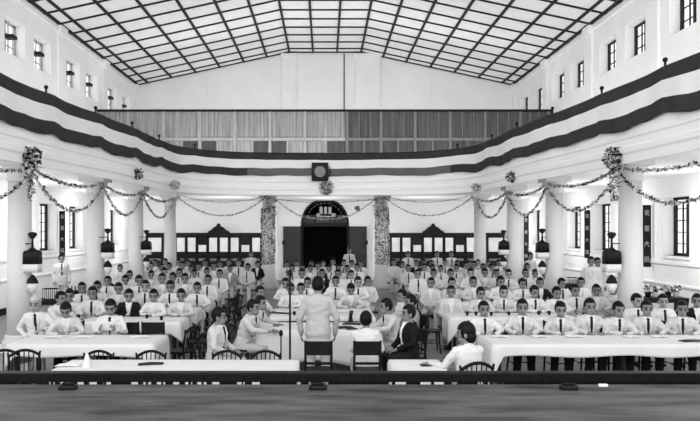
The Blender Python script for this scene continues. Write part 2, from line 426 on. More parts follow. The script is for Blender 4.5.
def leafy(m, c, r, n, size, mats=(0, 1, 2), wts=(5, 3, 2), flat=1.0, rnd=R):
    for _ in range(n):
        while True:
            v = Vector((rnd.uniform(-1, 1), rnd.uniform(-1, 1), rnd.uniform(-1, 1)))
            if v.length <= 1: break
        p = Vector(c) + Vector((v.x*r[0], v.y*r[1]*flat, v.z*r[2]))
        q = Matrix.Rotation(rnd.uniform(0, 6.28), 3, Vector((rnd.uniform(-1, 1), rnd.uniform(-1, 1), rnd.uniform(-1, 1))).normalized())
        s = size*rnd.uniform(.6, 1.3); mi = rnd.choices(mats, wts)[0]
        vs = [m.bm.verts.new(p + q @ Vector(a)*s) for a in ((-1, 0, 0), (0, -.45, .12), (1, 0, 0), (0, .45, .12), (0, 0, -.15))]
        for t in ((0, 1, 4), (1, 2, 4), (2, 3, 4), (3, 0, 4), (0, 3, 2), (0, 2, 1)): m.bm.faces.new([vs[i] for i in t]).material_index = mi
for x, side in ((-2.42, 'left'), (2.42, 'right')):
    column(x, 29.3, 'white column with flared base %s of the doorway, wrapped in blossom' % side, 'columns flanking the doorway', deco=True)
    m = MB()
    for k in range(1000):
        a = R.uniform(PI, 2*PI+.0) if R.random() < .8 else R.uniform(0, PI); z = R.uniform(1.05, 3.45)
        leafy(m, (x+.29*math.cos(a), 29.3+.29*math.sin(a), z), (.02, .02, .02), 1, .05, wts=(8, 2, 3))
    m.tube([(x, 29.3, 1.08), (x, 29.3, 3.4)], .272, 24, cap=False, mi=2)
    o = m.build('flower_sleeve', [LEAFD, LEAFM, PETAL], normals=False); tag(o, 'speckled sleeve of leaves and blossom wrapped round the column %s of the doorway' % side, 'flower decoration', 'flower sleeves on the doorway columns', 'stuff')

# ------------------------------------------------------------------ flowers and garlands
LM = [LEAFD, LEAFM, PETAL]
def bouquet(x, y, z, r, label, wts=(6, 2, 2), tail=False):
    m = MB(); leafy(m, (x, y, z), (r, r*.45, r), int(260), r*.22, wts=wts)
    if tail: leafy(m, (x, y, z-r*2.0), (r*.42, r*.25, r*1.7), 160, r*.2, wts=(3, 6, 3))
    o = m.build('flower_bouquet', LM, normals=False); tag(o, label, 'bouquet', 'bouquets fixed to the gallery'); return o
bouquet(-5.62, 13.15, PZ(157, 13.15), .23, 'large dark flower bouquet with a long tail at the left edge of the photo', tail=True)
bouquet(5.60, 13.35, PZ(159, 13.35), .24, 'large dark bouquet with pale trailing tail on the right gallery, nearest column', tail=True)
bouquet(-5.12, 18.9, PZ(174, 18.9), .16, 'round dark bouquet on the left gallery curve')
bouquet(5.12, 18.95, PZ(177, 18.95), .16, 'round dark bouquet on the right gallery curve')
bouquet(-4.83, 22.2, PZ(185, 22.2), .17, 'pale flower bunch on the left gallery beside the far bay', wts=(1, 5, 5))
bouquet(4.85, 22.1, PZ(188, 22.1), .17, 'pale flower bunch on the right gallery beside the far bay', wts=(1, 5, 5))
bouquet(0.04, 25.12, PZ(188, 25.1), .27, 'small wreath of leaves on the gallery front below the clock', wts=(5, 5, 3))
GN = 0
def garland(p0, p1, sagz, label, size=.045, dens=36, wts=(4, 4, 6), thick=.035):
    p0, p1 = Vector(p0), Vector(p1); L = (p1-p0).length*1.1; n = int(L*dens); m = MB(); pts = []
    for k in range(25):
        t = k/24; p = p0.lerp(p1, t); p.z -= sagz*4*t*(1-t); pts.append(p)
    m.tube(pts, .008, 5, mi=0)
    for k in range(n):
        t = k/n; p = p0.lerp(p1, t); p.z -= sagz*4*t*(1-t); leafy(m, p, (thick, thick, thick), 2, size, wts=wts)
    o = m.build('garland', LM, normals=False); tag(o, label, 'garland', 'garlands strung between the columns'); return o
pos = [9.4, 14.2, 19.0, 23.1, 28.0]; xg = [6.05, 6.02, 6.1, 6.1, 6.15]
bay = ['nearest', 'second', 'third', 'fourth']
for sx, side in ((-1, 'left'), (1, 'right')):
    for i in range(4):
        a = (sx*xg[i], pos[i], 3.70); b = (sx*xg[i+1], pos[i+1], 3.72)
        garland(a, b, .75, 'deep-hanging leaf garland in the %s bay of the %s colonnade' % (bay[i], side))
        garland((a[0], a[1], 3.76), (b[0], b[1], 3.78), .2, 'shallow leaf garland above the deep one, %s bay, %s colonnade' % (bay[i], side), wts=(4, 3, 6))
    garland((sx*6.0, 28.0, 3.86), (sx*2.5, 28.95, 3.88), .78, 'deep-hanging garland before the %s bookcase wall' % side, dens=30)
    garland((sx*5.8, 28.0, 3.88), (sx*2.6, 28.95, 3.9), .24, 'thin beaded garland above the %s bookcase wall' % side, size=.03, dens=12, wts=(6, 3, 1))
    m = MB()
    for a in range(6):
        leafy(m, (sx*(2.42-.3*(a % 2)), 28.9, 3.85-.13*a), (.12, .06, .12), 22, .06, wts=(2, 4, 5))
    o = m.build('flower_spray', LM, normals=False); tag(o, 'pale spray of flowers hanging at the top of the doorway column on the %s' % side, 'flower decoration')
    garland((sx*2.1, 28.85, 3.8), (sx*1.1, 28.85, 3.12), .04, 'slanting garland strand from the %s doorway column to the fanlight' % side, size=.035, dens=26)
garland((-2.3, 28.9, 3.84), (2.3, 28.9, 3.84), .2, 'thin beaded garland over the top of the fanlight', size=.03, dens=12, wts=(6, 3, 1))
garland((-1.1, 28.85, 3.12), (1.1, 28.85, 3.12), .17, 'pale garland looped across the fanlight', size=.05, wts=(1, 2, 8))
bouquet(1.35, 28.8, 3.4, .12, 'small dark bow of leaves right of the fanlight')
# square clock on the gallery front
ck = empty('wall_clock', (PX(320, 25.1), 25.08, PZ(172, 25.1)), 'square dark clock on the gallery front above the doorway', 'clock')
MB().box(-.3, .3, -.14, .05, -.33, .33).build('case', DARKW, ck, .02)
m = MB().tube([(0, -.17, 0), (0, -.13, 0)], .2, 24, cap=False); m.build('dial', CLOCKF, ck)
m = MB().tube([(.3, 0, -.2), (.38, -.02, .0), (.34, 0, .2)], .015, 6); m.build('cord', DARKH, ck)

# ------------------------------------------------------------------ wall lanterns on the columns
def lantern(x, y, z, rz, label):
    e = empty('column_lantern', (x, y, z), label, 'lantern', 'two-tone lanterns on the columns', rz)
    MB().ell((0, 0, .47), (.07, .05, .075), u=12, v=8).ell((-.05, 0, .49), (.045, .03, .045), u=8, v=6).ell((.05, 0, .49), (.045, .03, .045), u=8, v=6).build('finial', LAMPD, e)
    MB().tube([(0, 0, .2), (0, 0, .44)], [.03, .018], 8).build('stem', LAMPD, e)
    MB().rings([(0, 0, -.12, .16, .13), (0, 0, .12, .155, .125), (0, 0, .15, .135, .11), (0, 0, .18, .06, .05), (0, 0, .22, .03, .03)], 32, 12).build('shade', LAMPD, e)
    MB().rings([(0, 0, -.29, .155, .125), (0, 0, -.12, .16, .128)], 32, 12).build('lower_band', LAMPW, e)
    MB().rings([(0, 0, -.52, .115, .09), (0, 0, -.50, .12, .1), (0, 0, -.42, .085, .07), (0, 0, -.34, .02, .02)], 20, 2).build('bell', LAMPD, e)
    MB().rings([(0, 0, -.72, .05, .05), (0, 0, -.60, .10, .09), (0, 0, -.52, .11, .085)], 20, 2).build('globe', LAMPW, e)
    MB().tube([(0, 0, .3), (.3, .1, .3)], .012, 6).build('bracket', METAL, e)
for sx, side in ((-1, 'left'), (1, 'right')):
    for (y, w), zz in zip(side_cols[:3], (258, 248, 246)):
        lantern(sx*5.98 - (.06 if y < 15 else 0), y-.1, PZ(zz, y), 0 if sx > 0 else PI, 'dark and white square lantern on the %s column of the %s colonnade' % (w, side))

# ------------------------------------------------------------------ bookcases on the far wall
def bookcase(x0, x1, label, n, ped=True):
    yf = YB-.55; e = empty('glazed_bookcase', ((x0+x1)/2, YB-.3, 0), label, 'bookcase', 'glazed bookcases on the far wall'); w = x1-x0; h = w/2
    f_, bk = -.25, .26
    m = MB().box(-h, h, f_+.06, bk, 0, 2.28).box(-h-.03, h+.03, f_-.04, bk, 2.2, 2.36).box(-h-.02, h+.02, f_-.03, bk, 1.22, 1.34)
    m.box(-h-.01, h+.01, f_-.02, bk, 0, .12)
    m.build('body', DARKW, e, .006)
    if ped:
        o = [(-.55, 2.36), (.55, 2.36), (.5, 2.44), (.34, 2.5), (.26, 2.62), (.09, 2.68), (.09, 2.72), (.06, 2.82), (-.06, 2.82), (-.09, 2.72), (-.09, 2.68), (-.26, 2.62), (-.34, 2.5), (-.5, 2.44)]
        MB().prism(o, f_, f_+.12).build('pediment', DARKW, e, .008)
    p = w/n
    for i in range(n):
        a = -h+i*p; b = a+p
        d_ = MB().box(a+.01, a+.07, f_, f_+.05, 1.36, 2.19).box(b-.07, b-.01, f_, f_+.05, 1.36, 2.19).box(a+.01, b-.01, f_, f_+.05, 1.36, 1.43).box(a+.01, b-.01, f_, f_+.05, 2.12, 2.19).build('door', DARKW, e)
        half_ = (i % 4 == 2 and n > 2)
        MB().box(a+.07, b-.07, f_+.02, f_+.03, 1.43, 1.76 if half_ else 2.12).build('glass', GLASSW, d_)
        if half_: MB().box(a+.07, b-.07, f_+.005, f_+.04, 1.76, 2.12).build('wood_panel', DARKW, d_)
        c_ = MB().box(a+.03, b-.03, f_+.0, f_+.05, .15, 1.19).build('lower_door', DARKW, e, .01)
        MB().box(a+.1, b-.1, f_-.012, f_+.0, .98, 1.10).build('label_plate', mat_plate, c_)
mat_plate = mat('dull label plate', .16, .6, .6, 6)
bookcase(PX(148, 34.2), PX(164, 34.2), 'narrow glazed dark bookcase at the far left end of the back wall', 1, False)
bookcase(PX(176.5, 34.2), PX(262, 34.2), 'long dark glazed bookcase with a pediment, left of the doorway', 8)
bookcase(PX(390, 34.2), PX(475, 34.2), 'long dark glazed bookcase with a pediment, right of the doorway', 8)
bookcase(PX(486, 34.2), PX(503, 34.2), 'narrow glazed dark bookcase at the far right end of the back wall', 1, False)

# ------------------------------------------------------------------ calligraphy banners on the side walls
STROKES = {
 0: [((-.3,.35),(.3,.35)),((0,.45),(0,-.1)),((-.35,.1),(.35,.1)),((-.3,-.15),(-.1,-.45)),((.05,-.15),(.3,-.45)),((-.2,-.2),(.25,-.2))],
 1: [((-.35,.3),(.35,.3)),((-.2,.45),(-.2,.15)),((.2,.45),(.2,.15)),((-.35,.0),(.35,.0)),((0,.15),(0,-.45)),((-.3,-.2),(.3,-.2)),((-.3,-.45),(.3,-.45))],
 2: [((0,.45),(-.35,-.45)),((-.05,.1),(.35,-.45)),((-.3,.15),(.3,.15))],
 3: [((-.3,.4),(.3,.4)),((-.3,.4),(-.3,-.4)),((.3,.4),(.3,-.45)),((-.3,.0),(.3,.0)),((-.3,-.4),(.3,-.4)),((0,.4),(0,-.4))],
}
def banner(sx, y, z0, z1, w, label, n=4):
    x = sx*(XW-.12); e = empty('calligraphy_banner', (x, y, z0), label, 'banner', None, 0)
    e['group'] = 'vertical banners on the side walls'
    # vertical board turned a little to face down the hall
    e.rotation_euler = (0, 0, -sx*0.5)
    MB().box(-w/2, w/2, -.012, .012, 0, z1-z0).build('board', BANNER, e, .004)
    h = (z1-z0)/n
    for k in range(n):
        m = MB(); c = z1-z0-h*(k+.5); q = w*.75
        for (ax, az), (bx_, bz) in STROKES[k % 4]: m.tube([(ax*q, -.016, c+az*q), (bx_*q, -.016, c+bz*q)], w*.05, 5)
        m.build('character', INK, e)
banner(1, 20.0, PZ(267, 20), PZ(205, 20), .22, 'dark vertical banner with four pale characters, nearest on the right wall')
banner(1, 24.55, PZ(258, 24.55), PZ(210, 24.55), .2, 'dark vertical banner between two windows on the right wall, middle one')
banner(1, 32.0, PZ(262, 32), PZ(214, 32), .22, 'narrow vertical banner deepest on the right wall')
banner(-1, 24.5, PZ(256, 24.5), PZ(211, 24.5), .2, 'narrow vertical banner between two windows on the left wall')
banner(-1, 28.6, PZ(250, 28.6), PZ(212, 28.6), .2, 'narrow vertical banner deepest on the left wall')

# ------------------------------------------------------------------ stage rail and things on the stage edge
rail = MB().box(-7.2, 7.2, 6.95, 7.03, .968, 1.045).build('stage_rail', DARKH); tag(rail, 'low dark wooden rail along the stage edge', 'railing')
rail['kind'] = 'thing'
MB().box(-7.2, 7.2, 6.93, 7.05, 1.045, 1.062).build('cap_strip', DARKW, rail)
gaps = [(18.6,23),(31,36),(37,40),(44,46),(48.6,52),(53,56),(60,65),(67,70),(77,85),(89,98),(103,105),(106,112),(114,115),(131,139),(143,146.5),(148,152),(156.5,162),(163,166),(173,180),(185,189),(191,193),(197,202),(203.5,207),(212,220),(237,242),(243,245),(252,260),(297,301),(308,311),(322,328),(388.6,392),(395,406),(420,431),(433.6,444),(451,457),(477,483),(487,497),(501,503)]
ed = [-170]
for a, b in gaps: ed += [a, b]
ed.append(1060)
for a, b in zip(ed[::2], ed[1::2]):
    MB().box(PX(a, 7), PX(b, 7), 6.96, 7.02, .3, .968).build('baluster_board', DARKH, rail)
for px, lab in ((70, 'left one, below the left tables'), (318, 'middle one, below the speaker'), (567, 'right one, below the right table')):
    x = PX(px, 6.55)
    e = empty('stage_cleat', (x, 6.5, 1.0), 'small flat dark fitting on the stage edge, ' + lab, 'stage fitting', 'dark fittings on the stage edge')
    MB().rings([(0, 0, 0, .085, .05), (0, 0, .03, .085, .05), (0, 0, .04, .07, .04)], 20, 4).build('plate', LAMPD, e)
    MB().tube([(-.05, 0, .05), (.05, 0, .05)], .013, 8).build('handle', METAL, e)
o = MB().box(-.042, .042, -.02, .02, 0, .022).build('wooden_chip', PAPER, None, .004); o.location = (PX(603, 6.62), 6.62, 1.0)
tag(o, 'small pale wooden block lying on the stage edge at right', 'wooden block')

# ------------------------------------------------------------------ tables with cloths
def table(x0, x1, y0, y1, label, drop=.2, ldrop=.2, rdrop=.2, grp='long dining tables', z=.75, legs=True, clabel=None):
    xc, yc = (x0+x1)/2, (y0+y1)/2
    e = empty('long_table', (xc, yc, 0), label, 'table', grp); hw, hd = (x1-x0)/2, (y1-y0)/2
    MB().box(-hw+.01, hw-.01, -hd+.01, hd-.01, z-.045, z-.012).build('tabletop', DARKW, e)
    n = max(2, int(round((x1-x0)/1.9))+1)
    for k in range(n):
        lx = -hw+.12+(2*hw-.24)*k/(n-1)
        for ly in (-hd+.1, hd-.1):
            MB().box(lx-.03, lx+.03, ly-.03, ly+.03, 0, z-.045).build('leg', DARKW, e)
    # cloth : a sheet whose border hangs with soft folds
    m = MB(); nx = max(12, int((x1-x0)/.08)); ny = 12; top = {}
    rr = random.Random(int(x0*100)+int(y0*10)+9000)
    def P(i, j): return (-hw+2*hw*i/nx, -hd+2*hd*j/ny)
    for i in range(nx+1):
        for j in range(ny+1):
            x, y = P(i, j); top[i, j] = m.bm.verts.new((x, y, z+.002*math.sin(x*3+y*5)))
    for i in range(nx):
        for j in range(ny): m.bm.faces.new((top[i, j], top[i+1, j], top[i+1, j+1], top[i, j+1]))
    per = [(i, 0) for i in range(nx)] + [(nx, j) for j in range(ny)] + [(i, ny) for i in range(nx, 0, -1)] + [(0, j) for j in range(ny, 0, -1)]
    def dr(i, j):
        a = []
        if j == 0: a.append(drop)
        if j == ny: a.append(.2)
        if i == 0: a.append(ldrop)
        if i == nx: a.append(rdrop)
        return max(a)
    ph = rr.uniform(0, 6); prev = [top[q] for q in per]; ns = 6
    dds = [dr(*q) for q in per]
    for _ in range(1): dds = [max((dds[k-1]+dds[k]*2+dds[(k+1) % len(dds)])/4, 0) for k in range(len(dds))]
    for sgm in range(1, ns+1):
        cur = []
        for k, (i, j) in enumerate(per):
            x, y = P(i, j); ox = (-1 if i == 0 else 1 if i == nx else 0); oy = (-1 if j == 0 else 1 if j == ny else 0)
            d = dds[k]*sgm/ns*(1+.10*math.sin(k*.35+ph)); s = k*.08
            off = .012+.03*(d/.3)*(math.sin(s*7+ph)*.5+.5+.3*math.sin(s*17))*.6
            cur.append(m.bm.verts.new((x+ox*off, y+oy*off, z-.004-d)))
        for k in range(len(per)):
            k2 = (k+1) % len(per); m.bm.faces.new((prev[k2], prev[k], cur[k], cur[k2]))
        prev = cur
    for f in m.bm.faces: f.smooth = True
    c = m.build('tablecloth', CLOTH, None); c.location = (xc, yc, 0); so = c.modifiers.new('t', 'SOLIDIFY'); so.thickness = .006; so.offset = 1
    tag(c, clabel or label.replace('table', 'tablecloth').replace('long', 'white', 1), 'tablecloth', 'white tablecloths')
    return e
tabs = [
 (-3.40, -.36, 8.45, 9.29, 'long white-clothed table right behind the stage rail at left', .36, .3, .3),
 (.86, 1.52, 8.45, 9.29, 'short white-clothed table right behind the stage rail at right', .36, .3, .25),
 (-4.85, -2.62, 10.5, 11.5, 'front table of the left block, two men leaning on it', .17, .45, .5),
 (2.55, 6.6, 10.5, 11.5, 'long front table of the right block, faced by eight men', .17, .72, .3),
 (-4.7, -2.75, 13.05, 13.85, 'second table of the left block, behind two dark chairs', .2, .3, .4),
 (-5.7, -2.8, 14.95, 15.6, 'third table from the front in the left block', .2, .3, .3),
 (-5.8, -2.9, 17.1, 17.75, 'fourth table from the front in the left block', .2, .3, .3),
 (-5.8, -3.1, 19.8, 20.45, 'fifth table from the front in the left block', .2, .3, .3),
 (2.48, 5.0, 13.75, 14.5, 'second table of the right block, its cloth hanging low at the aisle', .25, .55, .3),
 (2.75, 5.9, 16.4, 17.0, 'third table from the front in the right block', .2, .3, .3),
 (2.9, 5.9, 19.3, 19.95, 'fourth table from the front in the right block', .2, .3, .3),
 (-1.18, .98, 11.95, 13.05, 'head table in the centre, nearer part with papers', .55, .45, .45),
 (-1.12, 1.0, 13.75, 15.35, 'head table in the centre, farther part beyond the dark gap', .06, .3, .3),
 (-.8, 1.05, 16.5, 17.15, 'second centre table behind the head table', .2, .3, .3),
]
for t in tabs: table(*t[:5], drop=t[5], ldrop=t[6], rdrop=t[7], clabel='white cloth on the ' + t[4].replace('white-clothed ', '').replace(', its cloth hanging low at the aisle', ''))

# ------------------------------------------------------------------ chairs
def chair_board(name='board_back_chair'):
    e = empty(name, (0, 0, 0), '', 'chair')            # seat towards -Y, back at +Y
    MB().rings([(0, 0, .43, .20, .2), (0, 0, .46, .205, .205)], 24, 5).build('seat', CHAIRM, e)
    for x in (-.17, .17): MB().tube([(x, -.17, 0), (x*.97, -.16, .43)], [.016, .02], 8).build('leg', CHAIRM, e)
    for x in (-.185, .185): MB().tube([(x, .24, 0), (x, .19, .45), (x*1.02, .25, .90)], [.016, .02, .016], 8).build('leg', CHAIRM, e)
    MB().box(-.19, .19, .225, .25, .70, .90).box(-.18, .18, .215, .23, .56, .60).build('backrest', CHAIRM, e, .006)
    m = MB().tube([(-.17, -.165, .2), (-.18, .22, .2)], .01, 6).tube([(.17, -.165, .2), (.18, .22, .2)], .01, 6).tube([(-.17, 0, .2), (.17, 0, .2)], .01, 6); m.build('stretcher', CHAIRM, e)
    return e
def chair_spindle(name='spindle_back_chair'):
    e = empty(name, (0, 0, 0), '', 'chair')
    MB().rings([(0, 0, .43, .21, .2), (0, 0, .46, .215, .205)], 24, 3).build('seat', CHAIRM, e)
    for x in (-.17, .17): MB().tube([(x*1.1, -.18, 0), (x*.9, -.15, .43)], [.014, .02], 8).build('leg', CHAIRM, e)
    for x in (-.17, .17): MB().tube([(x*1.15, .22, 0), (x*.95, .16, .43)], [.014, .02], 8).build('leg', CHAIRM, e)
    m = MB(); pts = []
    for k in range(13):
        t = -1+k/6; pts.append((.215*t, .25-.02*t*t, .865-.085*t*t))
    m.tube(pts, .022, 8)
    m.tube([(-.20, .17, .45), (-.215, .23, .79), (-.225, .235, .83)], .016, 8).tube([(.20, .17, .45), (.215, .23, .79), (.225, .235, .83)], .016, 8)
    m.build('back_frame', CHAIRM, e)
    for k in range(5):
        t = (-2+k)/3.0; MB().tube([(.18*t, .17, .45), (.2*t, .235, .865-.085*t*t)], .009, 6).build('spindle', CHAIRM, e)
    MB().tube([(-.17, -.17, .22), (-.17, .2, .22)], .01, 6).tube([(.17, -.17, .22), (.17, .2, .22)], .01, 6).tube([(-.17, 0, .22), (.17, 0, .22)], .01, 6).build('stretcher', CHAIRM, e)
    return e
cb, cs = chair_board(), chair_spindle(); used = {'b': False, 's': False}
def put_chair(kind, x, y, rz, label, grp='dark wooden chairs'):
    proto = cb if kind == 'b' else cs
    c = proto if not used[kind] else copy_tree(proto); used[kind] = True
    c.location = (x, y, 0); c.rotation_euler = (0, 0, rz); tag(c, label, 'chair', grp); return c
put_chair('b', PX(318.5, 10.0), 10.15, PI, "dark board-back chair behind the standing speaker")
put_chair('b', PX(367, 10.0), 10.15, PI, 'dark board-back chair holding the seated person in white with back turned')
put_chair('s', PX(468, 8.75), 8.72, -PI+.25, 'dark chair of the black-haired person at the short front table')
for px, rz, lab in ((10, .5, 'turned sideways at the far left of the front table'), (30, .45, 'second from the left behind the front left table'), (100, 0, 'below the man holding papers'), (152, 0, 'at the right corner of the front left table'),
                    (226, -.1, 'in front of the leftmost man at the head table'), (266, 0, 'before the hanging head tablecloth')):
    cc = put_chair('s', PX(px, 9.75), 9.48+(.1 if px < 40 else 0), rz, 'empty dark spindle-back chair ' + lab, 'empty spindle-back chairs')
    cc.scale = (.93, .93, .92)
put_chair('b', -3.42, 12.2, PI, 'left one of two empty board-back chairs behind the front left table', 'pair of empty chairs')
put_chair('b', -2.98, 12.2, PI, 'right one of two empty board-back chairs behind the front left table', 'pair of empty chairs')
for k, (y, x) in enumerate(((11.75, -2.45), (12.75, -2.3), (13.55, -2.25), (14.5, -2.3), (15.4, -2.35), (16.4, -2.4), (17.5, -2.4), (18.8, -2.6))):
    put_chair('b' if k % 2 else 's', x, y, -PI/2+R.uniform(-.5, .5), 'dark chair standing in the left aisle, %s from the front' % ['first', 'second', 'third', 'fourth', 'fifth', 'sixth', 'seventh', 'eighth'][k], 'chairs along the left aisle')
for k, (x, y) in enumerate(((2.15, 14.1), (2.3, 16.6), (2.55, 20.4))):
    put_chair('s', x, y, PI/2, 'dark chair at the edge of the right aisle, %s from the front' % ['first', 'second', 'third'][k], 'chairs along the right aisle')
for k in range(4):
    put_chair('b', -.75+.5*k, 13.42, PI/2 if k % 2 else -PI/2, 'dark chair folded between the two parts of the head table, %s from the left' % ['first', 'second', 'third', 'fourth'][k], 'chairs between the head tables')

# ------------------------------------------------------------------ people
V = Vector
VOX, VOXJ = .0075, .013
def head_feats(m, M):
    m.ell((0, .006, .02), (.078, .096, .100), M, 22, 14)
    m.ell((0, -.028, -.05), (.056, .062, .062), M, 18, 12)
    m.ell((0, -.045, -.085), (.03, .035, .026), M)
    m.tube([M @ Vector((0, -.088, .02)), M @ Vector((0, -.108, -.022))], [.010, .015], 8)
    m.ell((0, -.078, .03), (.052, .02, .012), M)
    m.ell((0, -.088, -.056), (.024, .012, .010), M)
    for s in (-1, 1): m.ell((s*.08, .012, -.008), (.011, .020, .032), M, 10, 8)
def hand(m, wrist, fd, pn, curl=.25):
    f = Vector(fd).normalized(); n = Vector(pn); n = (n-f*n.dot(f)).normalized(); s = f.cross(n)
    w = Vector(wrist); 
    m.tube([w, w+f*.03], [.026, .03], 10)
    for k in range(-3, 4, 2): m.tube([w+f*.02+s*k*.009, w+f*.088+s*k*.0115], [.014, .013], 8)
    for k, ln in zip((-3, -1, 1, 3), (.062, .075, .082, .07)):
        a = w+f*.088+s*k*.0118; d1 = (f*math.cos(curl)+n*math.sin(curl)+s*k*.035).normalized(); d2 = (f*math.cos(curl*2.4)+n*math.sin(curl*2.4)+s*k*.03).normalized()
        b = a+d1*ln*.5; m.tube([a, b, b+d2*ln*.5], [.0095, .009, .0075], 8)
    a = w+f*.03+s*.028; b = a+(f*.6+s*.7).normalized()*.04; m.tube([a, b, b+(f*.9+s*.1+n*.3).normalized()*.035], [.013, .011, .009], 8)
TORSO = [(-.13, .155, .115), (-.05, .178, .13), (.06, .168, .125), (.18, .150, .108), (.30, .162, .113), (.42, .178, .115), (.48, .170, .10), (.53, .125, .080), (.565, .075, .06)]
def make_person(key, hip, lean, arms, legs, turn=0, nod=0, hx=0, stand=False, wear='jacket', long=False, female=False, headfwd=.02):
    """arms: list of (elbow, wrist, finger dir, palm normal); legs: list of (knee, ankle)"""
    def cy(dz): return .02 - lean*max(dz, -.05)
    def P(dz, x=0, y=0): return Vector((x+hx*max(dz, 0), cy(dz)+y, hip+dz))
    HCt = P(.68, 0, -headfwd); HCt.z = hip+.68
    M = Matrix.Translation(HCt) @ Matrix.Rotation(turn, 4, 'Z') @ Matrix.Rotation(nod, 4, 'X') @ Matrix.Scale(1.17, 4)
    # body
    m = MB()
    m.rings([(hx*max(dz, 0), cy(dz), hip+dz, rx, ry) for dz, rx, ry in TORSO], 22)
    m.tube([P(.50), P(.57), HCt+Vector((0, .012, -.05))], [.062, .056, .055], 12)
    head_feats(m, M)
    for s, (el, wr, fd, pn) in zip((-1, 1), arms):
        sh = P(.47, s*.165)
        m.tube([sh, el, wr], [.056, .042, .026], 10); hand(m, wr, fd, pn if s > 0 else pn, .35)
    for s, (kn, an) in zip((-1, 1), legs):
        hp = P(-.03, s*.09); m.tube([hp, kn, an], [.085, .056, .038], 12)
        a = Vector(an); m.tube([a+Vector((0, .03, -.035)), a+Vector((0, -.13, -.05))], [.035, .03], 8)
    body = remesh(m, VOX, 2)
    for mt in (SKIN, EYEM, LIPM, HAIR): body.materials.append(mt)
    Mi = M.inverted(); eyes = [Vector((s*.031, -.088, .006)) for s in (-1, 1)]; brow = [Vector((s*.033, -.09, .034)) for s in (-1, 1)]
    for p in body.polygons:
        c = Mi @ p.center
        if c.length > .16 or c.y > -.05: continue
        for e in eyes:
            if abs(c.x-e.x) < .016 and abs(c.z-e.z) < .0085: p.material_index = 1
        for e in brow:
            if abs(c.x-e.x) < .022 and abs(c.z-e.z) < .006: p.material_index = 3
        if abs(c.x) < .024 and abs(c.z+.056) < .0065: p.material_index = 2
    # hair
    m = MB(); m.ell((0, .012, .036), (.087, .106, .112), M, 36, 26)
    if female: m.ell((0, .045, -.025), (.083, .072, .088), M, 24, 16)
    for v in list(m.bm.verts):
        c = Mi @ v.co
        lo = .068 if c.y < -.05 else (.068-(c.y+.05)*1.7)
        if female: lo = .055 if c.y < -.05 else -.14
        lo = max(lo, -.085 if not female else -.14)
        if c.z < lo and not (abs(c.x) > .07 and c.z > lo-.03 and not female): m.bm.verts.remove(v)
    bmesh.ops.recalc_face_normals(m.bm, faces=m.bm.faces)
    hair = bpy.data.meshes.new('hair'); m.bm.to_mesh(hair); m.bm.free(); hair.materials.append(HAIR)
    # jacket or shirt
    infl = .024 if wear == 'jacket' else .014
    m = MB(); lo = -.30 if (stand and long) else (-.16 if stand else -.09)
    lv = []
    if lo < -.13: lv.append((lo, .185, .145))
    lv += [(dz, rx+(.008 if wear == 'jacket' else 0), ry) for dz, rx, ry in TORSO if dz > lo+.01]
    lv[-1] = (.552, .07, .062)
    m.rings([(hx*max(dz, 0), cy(dz), hip+dz, rx+infl, ry+infl) for dz, rx, ry in lv], 24)
    for s, (el, wr, fd, pn) in zip((-1, 1), arms):
        sh = P(.465, s*.165); w2 = Vector(wr)-(Vector(wr)-Vector(el)).normalized()*.015
        m.tube([sh, Vector(el), w2], [.066+infl*.4, .05+infl*.4, .036+infl*.3], 12)
    m.tube([P(.545, -.06, -.02), P(.56, -.05, .05), P(.565, 0, .068), P(.56, .05, .05), P(.545, .06, -.02), P(.50, .03, -.085)], .014, 8)
    m.tube([P(.545, -.06, -.02), P(.50, -.03, -.085)], .014, 8)
    if wear == 'jacket':
        for s in (-1, 1):
            m.tube([P(.53, s*.06, -.075), P(.42, s*.062, -.148), P(.30, s*.035, -.150), P(.18, s*.008, -.142)], [.012, .020, .018, .008], 8)
            m.tube([P(.10, s*.09, -.150), P(.095, s*.15, -.125)], .012, 6)
    jk = remesh(m, VOXJ, 1)
    nr = [v.normal.copy() for v in jk.vertices]
    for v, vn in zip(jk.vertices, nr):
        c = v.co; q = V((c.x*7, c.y*7, c.z*16)) if abs(c.x) < .2 else V((c.x*16, c.y*16, c.z*9))
        k_ = noise.noise(q) + .5*noise.noise(q*2.1); c += vn*(.011*k_)
    jk.update()
    jk.materials.append(WSUIT); jk.materials.append(WSHIRT); jk.materials.append(GSUIT)
    for p in jk.polygons:
        c = p.center; dz = c.z-hip; x = c.x-hx*dz
        if wear == 'jacket' and c.y < cy(dz)-.04 and .2 < dz < .56 and abs(x) < .012+(dz-.2)*.17: p.material_index = 1
    # trousers
    m = MB()
    m.rings([(0, cy(dz), hip+dz, rx+.018, ry+.018) for dz, rx, ry in TORSO if dz < .1], 22)
    for s, (kn, an) in zip((-1, 1), legs):
        hp = P(-.03, s*.09); a = Vector(an); k_ = Vector(kn); a2 = a+(k_-a).normalized()*.01
        m.tube([hp, (hp+k_)/2, k_, (k_+a2)/2, a2], [.105, .096, .080, .072, .066], 12)
    tr = remesh(m, VOXJ, 1)
    nr = [v.normal.copy() for v in tr.vertices]
    for v, vn in zip(tr.vertices, nr):
        c = v.co; v.co += vn*(.010*noise.noise(V((c.x*9, c.y*9, c.z*15))))
    tr.update(); tr.materials.append(TROU)
    # shoes
    shoes = []
    for s, (kn, an) in zip((-1, 1), legs):
        a = Vector(an); m = MB(); z0 = a.z-.08
        m.rings([(a.x, a.y-.045, z0, .045, .135), (a.x, a.y-.045, z0+.03, .046, .135), (a.x, a.y-.03, z0+.055, .042, .105), (a.x, a.y+.015, z0+.095, .036, .045)], 20, 2.6)
        me = bpy.data.meshes.new('shoe'); bmesh.ops.recalc_face_normals(m.bm, faces=m.bm.faces); m.bm.to_mesh(me); m.bm.free(); me.materials.append(SHOE); shoes.append(me)
    # tie follows the chest
    m = MB(); prof_ = {}
